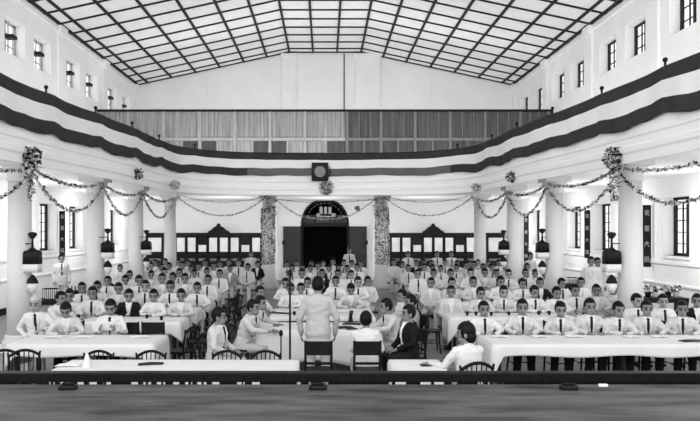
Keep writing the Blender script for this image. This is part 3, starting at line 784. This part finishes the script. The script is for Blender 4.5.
    def fy(dz):
        for (a, _, ra), (b, _, rb) in zip(TORSO, TORSO[1:]):
            if a <= dz <= b: return ra+(rb-ra)*(dz-a)/(b-a)
        return .06
    rr = []
    for dz, w in ((.53, .018), (.505, .026), (.49, .018), (.42, .022), (.34, .027), (.26, .031), (.19, .034), (.155, .004)):
        y = cy(dz)-fy(dz)-infl-.010; x = hx*dz
        rr.append([m.bm.verts.new(q) for q in ((x-w, y, hip+dz), (x, y-.012, hip+dz), (x+w, y, hip+dz), (x+w, y+.02, hip+dz), (x-w, y+.02, hip+dz))])
    m._loft(rr); bmesh.ops.recalc_face_normals(m.bm, faces=m.bm.faces)
    tie = bpy.data.meshes.new('tie'); m.bm.to_mesh(tie); m.bm.free(); tie.materials.append(TIEM)
    return dict(body=body, hair=hair, jacket=jk, trousers=tr, shoes=shoes, tie=tie, stand=stand, top=(hip+.68+.135))
LEGS = [(V((-.11, -.40, .49)), V((-.12, -.36, .08))), (V((.11, -.40, .49)), V((.12, -.36, .08)))]
LEG2 = [(V((-.16, -.40, .50)), V((-.14, -.30, .08))), (V((.16, -.41, .50)), V((.17, -.42, .08)))]
SL = [(V((-.10, -.01, .5)), V((-.11, .03, .08))), (V((.10, -.01, .5)), V((.11, .03, .08)))]
f = V((0, -1, 0)); dn = V((0, 0, -1))
H = .53
PR = {}
PR['desk'] = make_person('desk', H, .10, [(V((-.29, -.16, .84)), V((-.14, -.36, .80)), V((.6, -.6, 0)), dn), (V((.29, -.16, .84)), V((.14, -.36, .80)), V((-.6, -.6, 0)), dn)], LEGS)
PR['fold'] = make_person('fold', H, .22, [(V((-.27, -.22, .83)), V((-.03, -.38, .81)), V((1, -.2, 0)), dn), (V((.27, -.24, .83)), V((.06, -.42, .81)), V((-1, -.1, 0)), dn)], LEGS, turn=.15, nod=.12)
PR['lap'] = make_person('lap', H, .0, [(V((-.25, -.05, .74)), V((-.10, -.25, .64)), V((.3, -.8, -.2)), dn), (V((.25, -.05, .74)), V((.10, -.25, .64)), V((-.3, -.8, -.2)), dn)], LEG2, turn=-.15)
PR['lapr'] = make_person('lapr', H, .04, [(V((-.24, -.08, .74)), V((-.08, -.27, .64)), V((.5, -.8, -.1)), dn), (V((.28, .02, .76)), V((.17, -.22, .66)), V((0, -1, -.3)), dn)], LEGS, turn=.35, nod=.06, hx=.03)
PR['bow'] = make_person('bow', H, .42, [(V((-.30, -.30, .80)), V((-.10, -.46, .79)), V((.8, -.3, 0)), dn), (V((.30, -.30, .80)), V((.12, -.46, .79)), V((-.8, -.3, 0)), dn)], LEGS, nod=.5)
PR['read'] = make_person('read', H, .12, [(V((-.26, -.14, .80)), V((-.13, -.36, .86)), V((.15, -.5, .5)), V((1, 0, .2))), (V((.26, -.14, .80)), V((.13, -.36, .86)), V((-.15, -.5, .5)), V((-1, 0, .2)))], LEGS, nod=.3)
PR['hip'] = make_person('hip', H, .12, [(V((-.36, .02, .78)), V((-.20, -.12, .64)), V((.7, -.2, -.3)), V((1, 0, 0))), (V((.30, -.14, .82)), V((.16, -.36, .80)), V((-.6, -.6, 0)), dn)], LEGS, hx=-.1)
PR['stand'] = make_person('stand', .93, .0, [(V((-.25, .04, 1.13)), V((-.24, -.04, .88)), V((0, -.15, -1)), V((1, 0, 0))), (V((.25, .04, 1.13)), V((.24, -.04, .88)), V((0, -.15, -1)), V((-1, 0, 0)))], SL, stand=True)
PR['speaker'] = make_person('speaker', .97, .03, [(V((-.30, .0, 1.15)), V((-.27, -.10, .90)), V((0, -.25, -1)), V((1, 0, 0))), (V((.30, .0, 1.15)), V((.27, -.10, .90)), V((0, -.25, -1)), V((-1, 0, 0)))], [(V((-.12, -.02, .5)), V((-.16, .05, .08))), (V((.12, -.02, .5)), V((.15, .05, .08)))], stand=True, long=True, nod=.25)
PR['lean'] = make_person('lean', H, .30, [(V((-.24, -.28, .84)), V((-.12, -.50, .81)), V((.2, -1, 0)), dn), (V((.24, -.26, .84)), V((.10, -.52, .81)), V((-.2, -1, 0)), dn)], LEGS, turn=-.1)
PR['girl'] = make_person('girl', H, .10, [(V((-.24, -.20, .80)), V((-.10, -.38, .70)), V((.5, -.8, 0)), dn), (V((.30, -.12, .80)), V((.40, -.32, .80)), V((.5, -.8, 0)), dn)], LEGS, wear='shirt', female=True, nod=.1, turn=.85)

def person(pose, x, d, ytop, rz, label, jacket=WSUIT, tie=True, trou=None, hair=HAIR, skin=None, shoes=None, shirt=WSHIRT, group=None, sc=None, name='person'):
    p = PR[pose]
    b = bpy.data.objects.new(name, p['body']); col.objects.link(b)
    s = sc or max(.94, min(1.06, PZ(ytop, d)/p['top']))
    b.location = (x, d, 0); b.rotation_euler = (0, 0, rz); b.scale = (s, s, s)
    if skin:
        b.material_slots[0].link = 'OBJECT'; b.material_slots[0].material = skin
    tag(b, label, 'person', group)
    def part(nm, me, mm):
        o = bpy.data.objects.new(nm, me); col.objects.link(o); o.parent = b
        for i, q in enumerate(mm):
            if q: o.material_slots[i].link = 'OBJECT'; o.material_slots[i].material = q
        return o
    part('hair', p['hair'], [hair])
    part('jacket' if pose != 'girl' else 'shirt', p['jacket'], [jacket, shirt])
    part('trousers', p['trousers'], [trou or (DTROU if jacket in (BSUIT,) else TROU)])
    if tie: part('tie', p['tie'], [tie if isinstance(tie, bpy.types.Material) else TIEM])
    if shoes or (shoes is None and d < 16):
        for q in p['shoes']: part('shoe', q, [SHOE])
    return b
ORD = ['first', 'second', 'third', 'fourth', 'fifth', 'sixth', 'seventh', 'eighth', 'ninth', 'tenth', 'eleventh', 'twelfth', 'thirteenth', 'fourteenth', 'fifteenth', 'sixteenth', 'seventeenth', 'eighteenth']
JN = {'w': ('white jacket', WSUIT), 's': ('white shirt', WSHIRT), 'l': ('pale grey jacket', LSUIT), 'g': ('grey jacket', GSUIT), 'b': ('black jacket', BSUIT)}
rows = {
 'left': [
  (11.85, [(67, 309, 'l', 0, 'bow'), (111.4, 300, 's', 1, 'read')]),
  (14.35, [(71.4, 290, 's', 1, 'fold'), (93, 287.4, 's', 1, 'desk'), (129.6, 290.7, 'b', 0, 'desk'), (155.7, 292, 's', 0, 'fold'), (182.6, 289.7, 'w', 0, 'desk')]),
  (16.05, [(82, 283, 's', 1, 'desk'), (99, 284, 's', 1, 'fold'), (120, 283, 'l', 0, 'desk'), (145.7, 281, 'l', 1, 'desk'), (172.4, 281, 's', 1, 'fold'), (197.4, 283, 's', 1, 'desk')]),
  (18.3, [(108.6, 279, 's', 1, 'desk'), (126, 277, 's', 0, 'fold'), (139, 275.7, 's', 1, 'fold'), (161.9, 273.9, 'l', 0, 'desk'), (172.6, 273.3, 'w', 0, 'lap'), (185.3, 273.9, 'w', 0, 'desk'), (207.9, 275.4, 's', 1, 'lap')]),
  (20.95, [(130, 271, 's', 0, 'desk'), (151.7, 271, 'w', 0, 'fold'), (164.7, 268, 'w', 0, 'desk'), (180, 269, 'w', 1, 'desk'), (193.9, 271, 's', 0, 'lapr'), (207, 268, 'w', 0, 'desk'), (219.6, 270, 's', 1, 'lap')]),
  (24.0, [(120, 265, 's', 0, 'lap'), (131.7, 264, 's', 0, 'lap'), (141, 264, 'w', 0, 'lap'), (151, 263, 'w', 1, 'lap'), (160.7, 263.6, 's', 0, 'lapr'), (169, 263, 'w', 0, 'lap'), (182.6, 262, 'w', 0, 'lap'), (190.7, 265.7, 'w', 1, 'lapr'), (199, 263.6, 's', 1, 'lap'), (214, 263, 'w', 0, 'lap'), (229.7, 267.9, 'g', 0, 'lapr'), (247.6, 263.9, 'w', 1, 'lap')]),
  (27.0, [(155, 260, 'w', 0, 'lap'), (165, 259, 'w', 1, 'lapr'), (178.6, 259.3, 'w', 1, 'lap'), (188, 260, 's', 0, 'lap'), (204.6, 260, 'w', 0, 'lapr'), (220, 261.4, 'w', 0, 'lap'), (229, 260, 's', 1, 'lap'), (238.3, 260, 's', 1, 'lap'), (257, 262, 'b', 0, 'lapr')]),
 ],
 'centre': [
  (15.95, [(291.7, 283.6, 's', 0, 'fold'), (301, 285.7, 's', 0, 'desk'), (317, 284, 's', 1, 'desk'), (350, 290.5, 'w', 0, 'bow')]),
  (17.65, [(286.4, 280, 's', 0, 'fold'), (308, 278, 's', 1, 'desk'), (335.7, 276.7, 's', 1, 'desk'), (357.4, 277, 's', 1, 'desk'), (367, 280, 's', 0, 'lapr')]),
  (20.6, [(289, 271, 'w', 0, 'lapr'), (302, 269.6, 's', 0, 'lap'), (322, 269.6, 'b', 1, 'lap'), (338, 270, 's', 0, 'lap'), (350.7, 272, 's', 1, 'lapr')]),
  (24.0, [(292, 265, 's', 1, 'lap'), (302, 265, 's', 0, 'lap'), (310, 266, 'l', 0, 'lapr'), (318, 263, 's', 1, 'lap'), (329, 266, 'b', 0, 'lap'), (338, 265, 'w', 0, 'lapr'), (347, 266, 'w', 1, 'lap'), (357, 264, 's', 1, 'lap')]),
  (27.2, [(286, 262.6, 's', 1, 'lapr'), (297, 260.7, 'l', 0, 'lap'), (311.4, 261, 'w', 0, 'lap'), (323, 261, 's', 0, 'lapr'), (333, 259, 's', 0, 'lap'), (343.6, 260, 's', 1, 'lapr'), (351.7, 260.7, 's', 0, 'lap'), (361, 262, 's', 1, 'lap')]),
 ],
 'right': [
  (11.85, [(483, 303, 's', 1, 'desk'), (522, 300, 'l', 1, 'desk'), (560, 305, 'w', 1, 'fold'), (588.6, 299.3, 'w', 1, 'desk'), (615.4, 304, 'l', 1, 'fold'), (645.7, 301.4, 'w', 1, 'desk'), (681.4, 305, 'w', 1, 'desk')]),
  (13.1, [(635.3, 294.6, 's', 1, 'lapr'), (663, 298, 's', 1, 'lap'), (697, 296, 'b', 0, 'lap')]),
  (14.9, [(451, 286.4, 'w', 0, 'lap'), (479.3, 287.4, 'w', 0, 'fold'), (503.6, 286, 'w', 1, 'desk'), (532, 286, 's', 1, 'desk'), (555, 287, 's', 1, 'fold'), (574, 285, 's', 1, 'desk'), (596, 285, 'l', 0, 'desk'), (612, 289, 's', 0, 'lapr'), (624, 289, 's', 0, 'lap')]),
  (17.45, [(431, 278.3, 'w', 0, 'lap'), (451, 278.3, 'w', 0, 'lapr'), (472.6, 277, 'w', 0, 'desk'), (499.3, 276.4, 's', 1, 'fold'), (520.3, 278.6, 's', 1, 'desk'), (539.6, 278.3, 'b', 0, 'desk'), (560.7, 280, 's', 1, 'lapr'), (581, 279, 's', 0, 'lap')]),
  (20.4, [(417.9, 269.7, 's', 1, 'lap'), (433.6, 269.3, 'w', 0, 'desk'), (450, 269, 'w', 0, 'fold'), (470.7, 268.6, 's', 0, 'desk'), (484.6, 268.6, 'w', 0, 'fold'), (496, 270, 's', 1, 'desk'), (508.3, 269.6, 's', 1, 'desk'), (525, 269, 's', 1, 'desk'), (535, 272, 's', 0, 'lap'), (544.5, 273, 's', 0, 'lapr')]),
  (24.0, [(408, 265, 'w', 1, 'lap'), (424, 264, 's', 1, 'lap'), (432, 265, 'w', 0, 'lapr'), (440.7, 266.7, 's', 1, 'lap'), (456.4, 264.6, 'w', 1, 'lap'), (465.7, 262, 'w', 0, 'lapr'), (474, 261.4, 's', 0, 'lap'), (483, 264, 's', 0, 'lap'), (491, 264, 's', 1, 'lapr'), (505, 264, 'w', 0, 'lap'), (516, 265, 's', 1, 'lap'), (527, 263.6, 's', 1, 'lap')]),
  (27.3, [(394, 259.6, 's', 0, 'lap'), (402, 262, 'w', 1, 'lapr'), (416.4, 260.7, 'b', 0, 'lap'), (424, 259.7, 's', 0, 'lap'), (431, 260.7, 'w', 0, 'lapr'), (445, 260, 's', 1, 'lap'), (457, 260.7, 's', 0, 'lap'), (468, 261, 's', 0, 'lapr'), (478, 260, 'w', 1, 'lap'), (488, 261, 'w', 0, 'lap'), (498, 260, 's', 1, 'lapr')]),
 ]}
COLS = [(sx*6.35, y) for sx in (-1, 1) for y, _ in side_cols] + [(-2.42, 29.3), (2.42, 29.3)]
PLACED = []
def free_spot(px, d):
    best = None
    for o in (0, .3, -.3, .5, -.5, .7, -.7, .9, 1.1, -.9, 1.3):
        if d < 13 and o: break
        y = d+o; x = PX(px, y); bad = 0
        for a, b in PLACED:
            if abs(a-x) < .50 and abs(b-y) < .50: bad += 1
        for a, b in COLS:
            if abs(a-x) < .62 and abs(b-y) < .62: bad += 3
        for t in tabs:
            if t[0]-.3 < x < t[1]+.3 and t[2]-.25 < y < t[3]+.25: bad += 2
        if best is None or bad < best[0]: best = (bad, y, x)
        if bad == 0: break
    PLACED.append((best[2], best[1])); return best[1]
WHERE = {'left': 'left block', 'centre': 'centre block', 'right': 'right block'}
for blk, rws in rows.items():
    for ri, (d, ppl) in enumerate(rws):
        n = len(ppl); grp = 'people seated in the %s row of the %s' % (ORD[ri], WHERE[blk])
        xs_ = []
        for k, (px, py, j, t, pose) in enumerate(ppl):
            dd = d+R.uniform(-.06, .06) if ri else d
            jn, jm = JN[j]
            lab = 'person in %s%s, %s from left, %s row of %s' % (jn, ' and tie' if t else '', ORD[k], 'front' if ri == 0 else ORD[ri], WHERE[blk])
            dd = free_spot(px, dd); x = PX(px, dd); xs_.append(x)
            turn = R.uniform(-.22, .22) - x*.02
            if pose == 'desk' and R.random() < .3 and ri: pose = 'fold'
            person(pose, x, dd + (.1 if pose == 'bow' else 0), py, turn, lab, jm, t, skin=SKINP if R.random() < .12 else None, group=grp, trou=DTROU if ri == 0 else TROU)
        # bench below the row
        if ri == 0 and blk != 'centre':
            for k, x in enumerate(xs_): put_chair('s' if k % 2 else 'b', x, d+.04, 0, 'dark chair under the %s person from the left, front row of %s' % (ORD[k], WHERE[blk]), 'chairs of the front rows')
        elif n > 1:
            segs = [(min(xs_)-.25, max(xs_)+.25)]
            for a, b in segs:
                e = empty('wooden_bench', ((a+b)/2, d+.02, 0), 'plain dark bench under the %s row of seated people, %s' % (ORD[ri], WHERE[blk]), 'bench', 'benches under the audience'); h = (b-a)/2
                MB().box(-h, h, -.16, .2, .38, .415).build('seat', DARKW, e)
                for lx in (-h+.15, h-.15): MB().box(lx-.03, lx+.03, -.13, .17, 0, .38).build('leg', DARKW, e)
# named figures
person('hip', PX(40, 12.2), 12.2, 297, .15, 'elderly grey-haired person in white shirt and dark tie, hand on hip, far left', WSHIRT, True, hair=HAIRG, skin=SKINP)
person('lean', PX(62, 14.0), 13.6, 292, PI/2-.5, 'person in white shirt in profile beside the elderly man, at the left', WSHIRT, False)
person('stand', PX(61.4, 22), 22, 255, .5, 'person standing in white jacket with dark tie by the left wall', WSUIT, True)
person('stand', PX(251, 27.8), 27.8, 251.4, 0, 'person standing in white left of the flower-wrapped doorway column', WSUIT, False)
person('stand', PX(349.3, 30), 30, 248, 0, 'person standing in white with dark tie in front of the doorway', WSUIT, True)
person('stand', PX(530.7, 24.6), 24.6, 253, .3, 'waiter-like person in white standing behind the second right column lantern', WSUIT, False)
person('stand', PX(591, 19.5), 19.5, 257.4, -.3, 'left one of two people in white standing against the right wall', WSHIRT, False)
person('stand', PX(597.5, 20.1), 20.1, 258.3, .2, 'right one of two people in white standing against the right wall', WSHIRT, False)
for px, py, w in ((408, 256.4, 'left'), (437, 257, 'middle'), (451.4, 255.7, 'right')):
    person('stand', PX(px, 28.0), 28.0, 252, 0, 'person in white standing at the back before the right bookcase, %s of three' % w, WSHIRT, True, sc=.93)
# head table
SP = person('speaker', PX(318, 10.75), 10.75, 278, PI, 'speaker standing with back to the viewer in a long pale jacket', mat('cream jacket cloth', .40, .85, .04, 5, bump=.5, bscale=9), False)
person('lap', PX(366, 10.45), 10.45, 314, PI, 'seated person in white shirt seen from behind, right of the speaker', WSHIRT, False, sc=.93)
person('lapr', -1.68, 10.75, 309, PI/2-.35, 'leftmost person at the head table, white suit, hands in lap, facing right', WSUIT, True)
person('lean', -1.42, 11.95, 300.5, PI/2-.25, 'person in white suit leaning on the near left corner of the head table', WSUIT, True)
person('lean', -1.36, 12.75, 296.5, PI/2-.35, 'person in white suit with broad dark tie, second along the head table left side', WSUIT, True)
person('lean', -1.52, 14.9, 286.4, PI/2-.8, 'person in white suit at the far left corner of the head table', WSUIT, True)
person('lap', 1.34, 11.1, 306, -PI/2+.35, 'person in black dinner jacket at the right of the head table', BSUIT, PAPER, trou=DTROU)
person('lean', 1.25, 12.15, 299.5, -PI/2+.3, 'person in grey suit leaning an arm on the right of the head table', LSUIT, True, trou=GSUIT)
person('lap', 1.6, 12.95, 297.5, -PI/2+.4, 'person in grey jacket behind the grey-suited one at the head table', GSUIT, False)
person('lapr', 1.6, 14.2, 290, -PI/2+.2, 'person with dark hair at the far right corner of the head table', LSUIT, False)
for k, (x, y, rz, lab) in enumerate(((-1.68, 10.75, PI/2-.35, 'leftmost person in white'), (-1.42, 11.95, PI/2-.25, 'person at the near left corner'), (-1.36, 12.75, PI/2-.35, 'second person on the left side'), (-1.52, 14.9, PI/2-.8, 'person at the far left corner'),
        (1.34, 11.1, -PI/2+.35, 'person in the black dinner jacket'), (1.25, 12.15, -PI/2+.3, 'person in the grey suit'), (1.6, 12.95, -PI/2+.4, 'person behind the grey suit'), (1.6, 14.2, -PI/2+.2, 'person at the far right corner'))):
    put_chair('b' if k > 3 else 's', x, y, rz, 'dark chair at the head table under the ' + lab, 'chairs round the head table')
person('girl', PX(468, 8.75), 8.72, 331, -PI+.35, 'black-haired person in white shirt in profile, seated at the short front table', WSHIRT, False, sc=.97)

# ------------------------------------------------------------------ things on tables and on the floor
def mic_stand(x, y, h, label, r=.012):
    e = empty('microphone_stand', (x, y, 0), label, 'microphone stand')
    MB().lathe([(.15, 0), (.15, .015), (.03, .035)]).build('base', METAL, e)
    MB().tube([(0, 0, .02), (0, 0, h-.1)], r, 8).build('pole', METAL, e)
    MB().ell((0, 0, h-.05), (.035, .035, .06), u=12, v=8).build('microphone', METAL, e)
mic_stand(PX(290, 11.5), 11.5, 1.84, 'tall dark microphone stand before the head table, left of the speaker', .017)
mic_stand(PX(281, 11.7), 11.7, .80, 'short dark microphone stand beside the tall one')
def paper(x, y, rz, w, h, label, dark=False, z=.762):
    m = MB(); n = 6
    for i in range(n):
        a, b = -w/2+w*i/n, -w/2+w*(i+1)/n; za, zb = .01*math.sin(PI*i/n), .01*math.sin(PI*(i+1)/n)
        v = [m.bm.verts.new(p) for p in ((a, -h/2, za), (b, -h/2, zb), (b, h/2, zb), (a, h/2, za), (a, -h/2, za+.006), (b, -h/2, zb+.006), (b, h/2, zb+.006), (a, h/2, za+.006))]
        for q in ((0,3,2,1),(4,5,6,7),(0,1,5,4),(2,3,7,6)): m.bm.faces.new([v[i] for i in q])
    o = m.build('paper_booklet' if dark else 'paper_sheet', DARKW if dark else PAPER); o.location = (x, y, z); o.rotation_euler = (0, 0, rz)
    tag(o, label, 'paper', 'papers on the tables'); return o
paper(PX(345, 12.3), 12.3, .3, .3, .22, 'dark folded booklet on the head table in front of the seated back', True)
paper(PX(352, 12.7), 12.75, -.2, .34, .2, 'thin dark booklet further back on the head table, near part', True)
paper(PX(352, 12.1), 12.1, .1, .2, .14, 'small dark card at the near edge of the head table', True)
paper(PX(340, 14.7), 14.7, .2, .35, .22, 'white sheet on the farther head table')
paper(PX(280, 14.4), 14.4, -.3, .5, .16, 'long dark booklet on the farther head table at left', True)
paper(PX(270, 12.5), 12.6, .5, .3, .2, 'dark booklet under the hands at the head table left side', True)
paper(PX(690, 10.9), 10.8, .1, .42, .16, 'flat dark tray-like booklet at the right end of the right front table', True)
paper(PX(150, 8.9), 8.95, .2, .32, .12, 'dark crumpled booklet on the front left table', True)
paper(PX(70, 8.9), 8.85, .0, .3, .16, 'pale paper lying near the left end of the front left table')
paper(PX(428, 8.9), 8.85, .05, .2, .10, 'dark slim booklet on the short front table', True)
for k, px in enumerate((500, 540, 575, 632, 660)): paper(PX(px, 11.2), 11.25, R.uniform(-.4, .4), .26, .18, 'white sheet %s from the left on the right front table' % ORD[k])
for k, px in enumerate((85, 55, 140)): paper(PX(px, 11.2), 11.2, R.uniform(-.4, .4), .28, .2, 'white sheet on the left front table, %s' % ('in front of the reading man', 'under the bowed man', 'towards the empty right corner')[k])
hp = paper(PX(102, 11.4), 11.44, .1, .34, .2, 'white paper held up by the reading man at the left front table', z=.9); hp.rotation_euler = (-.9, 0, .1)
# folded napkin and cups on the front left table
m = MB().lathe([(.062, .75), (.06, .76), (.052, .82), (.03, .88), (.012, .93), (.002, .94)], 0, 0, 14)
o = m.build('folded_napkin', CLOTH); o.location = (PX(87, 8.75), 8.75, .005); tag(o, 'white napkin folded into a cone on the front left table', 'napkin')
cup = MB().lathe([(.02, 0), (.022, .005), (.033, .05), (.036, .08), (.031, .08), (.018, .012)], 0, 0, 14).build('drinking_glass', LAMPD)
spots = []
for (x0, x1, y, n, nm) in ((-5.0, -2.95, 13.6, 5, 'second left table'), (2.7, 4.8, 14.2, 7, 'second right table'), (-5.2, -3.1, 15.4, 5, 'third left table'), (3.0, 5.6, 16.8, 6, 'third right table'), (-.9, .8, 14.2, 4, 'farther head table')):
    for k in range(n): spots.append((x0+(x1-x0)*(k+.5)/n+R.uniform(-.08, .08), y-R.uniform(0, .3), '%s from the left on the %s' % (ORD[k], nm)))
for i, (x, y, lab) in enumerate(spots):
    c = cup if i == 0 else cup.copy()
    if i: col.objects.link(c)
    c.location = (x, y, .757); tag(c, 'small dark drinking cup, ' + lab, 'cup', 'cups on the tables')
# serving tables at the side walls
def side_table(x, y, w, dep, h, label):
    e = empty('serving_table', (x, y, 0), label, 'table')
    MB().box(-w/2, w/2, -dep/2, dep/2, h-.12, h).build('tabletop', DARKW, e, .01)
    for a in (-w/2+.05, w/2-.05):
        for b in (-dep/2+.05, dep/2-.05): MB().box(a-.035, a+.035, b-.035, b+.035, 0, h-.1).build('leg', DARKW, e)
side_table(PX(661, 17.2), 17.2, 1.1, .6, .83, 'dark serving table by the right wall behind the front right row')
side_table(-6.55, 17.0, 1.75, .6, .80, 'serving table by the left colonnade with bottles and a rack')
side_table(PX(579, 21.5), 21.5, .8, .5, .82, 'small dark table by the right wall left of the two standing people')
def rack(x, y, z, w, h, label, n=8):
    e = empty('dish_rack', (x, y, z), label, 'rack')
    MB().tube([(-w/2, -.1, h), (w/2, -.1, h), (w/2, .1, h), (-w/2, .1, h), (-w/2, -.1, h)], .01, 6).tube([(-w/2, -.1, .01), (w/2, -.1, .01), (w/2, .1, .01), (-w/2, .1, .01), (-w/2, -.1, .01)], .01, 6).build('frame', METAL, e)
    for k in range(n):
        a = -w/2+w*k/(n-1); MB().tube([(a, -.1, .01), (a, -.1, h)], .007, 5).build('bar', METAL, e)
    MB().box(-w/2+.04, w/2-.04, -.07, .07, .012, h*.8).build('stacked_plates', PAPER, e)
rack(PX(52, 17), 16.95, .802, .34, .26, 'wire rack of pale dishes on the left serving table')
rack(PX(572, 21.5), 21.5, .822, .32, .2, 'wire rack of pale dishes on the small right table')
bot = MB().lathe([(.036, 0), (.038, .01), (.038, .17), (.03, .2), (.014, .24), (.013, .30), (.016, .31)], 0, 0, 14).build('bottle', mat('dark bottle glass', .02, .15, .2, 8))
for k in range(9):
    b = bot if k == 0 else bot.copy()
    if k: col.objects.link(b)
    b.location = (PX(69+1.8*k, 17), 16.95+.12*(k % 2), .802); tag(b, 'dark bottle in the cluster on the left serving table, %s from the left' % ORD[k], 'bottle', 'bottles on the left serving table')
for k, (px, r) in enumerate(((648, .13), (655, .10), (668, .17), (676, .14))):
    e = empty('potted_plant', (PX(px, 17.2), 17.2, .832), 'small potted plant on the right serving table, %s from the left' % ORD[k], 'potted plant', 'potted plants on the right serving table')
    MB().lathe([(.06, 0), (.08, .12), (.075, .125)], 0, 0, 14).build('pot', LAMPW if k % 2 else LAMPD, e)
    m = MB(); leafy(m, (0, 0, .2), (r, r, .1), 70, .05, wts=(4, 3, 4)); m.build('foliage', LM, e, normals=False)

# ------------------------------------------------------------------ light and camera
sc = bpy.context.scene
w = bpy.data.worlds.new('overcast sky'); sc.world = w; w.use_nodes = True
nt = w.node_tree; tc = nt.nodes.new('ShaderNodeTexCoord'); sx_ = nt.nodes.new('ShaderNodeSeparateXYZ'); rp = nt.nodes.new('ShaderNodeValToRGB')
nt.links.new(tc.outputs['Generated'], sx_.inputs[0]); nt.links.new(sx_.outputs['Z'], rp.inputs[0]); nt.links.new(rp.outputs[0], nt.nodes['Background'].inputs[0])
rp.color_ramp.elements[0].position = 0.0; rp.color_ramp.elements[0].color = (.95, .95, .95, 1); rp.color_ramp.elements[1].position = .06; rp.color_ramp.elements[1].color = (1, 1, 1, 1)
w.node_tree.nodes['Background'].inputs[1].default_value = 1.0
def area(name, loc, rot, sx_, sy_, power):
    l = bpy.data.lights.new(name, 'AREA'); l.shape = 'RECTANGLE'; l.size = sx_; l.size_y = sy_; l.energy = power
    o = bpy.data.objects.new(name, l); col.objects.link(o); o.location = loc; o.rotation_euler = rot; return o
sl = bpy.data.lights.new('hazy_sun', 'SUN'); sl.energy = 1.35; sl.angle = math.radians(70)
so = bpy.data.objects.new('hazy_sun', sl); col.objects.link(so); so.rotation_euler = (math.radians(90), 0, math.radians(-8)); so.location = (0, -5, 12)
for sx in (-1, 1): area('ceiling_fill', (sx*6.95, 17.0, 4.75), (PI, 0, 0), 1.4, 19, 125)      # unseen fill lights added above the gallery floor to brighten ceiling and upper walls
area('ceiling_fill', (0, 27.2, 4.7), (PI, 0, 0), 12, 1.6, 110)
area('ceiling_fill', (0, 31.6, 4.7), (PI, 0, 0), 16, 3.5, 150)
for lx, ly in [(sx*8.3, y) for sx in (-1, 1) for y in (11.9, 16.7, 21.1, 25.5, 31.2)] + [(-4.3, 30.8), (0, 31.4), (4.3, 30.8)]:
    pl = bpy.data.lights.new('under_gallery_fill', 'POINT'); pl.energy = 46 if abs(lx) > 5 else 54; pl.shadow_soft_size = .06  # small fill lights added to brighten the space under the galleries
    po = bpy.data.objects.new('under_gallery_fill', pl); col.objects.link(po); po.location = (lx, ly, 2.5)
cam = bpy.data.cameras.new('camera'); cam.sensor_width = 36; cam.lens = 36*F/700
cam.shift_x = (350-CX)/700; cam.shift_y = (HY-210.5)/700; cam.clip_end = 200
co = bpy.data.objects.new('camera', cam); col.objects.link(co); co.location = (0, 0, HC); co.rotation_euler = (PI/2, 0, 0); sc.camera = co
vs = sc.view_settings; vs.view_transform = 'Standard'; vs.look = 'None'; vs.exposure = .88; vs.gamma = 1; vs.use_curve_mapping = False
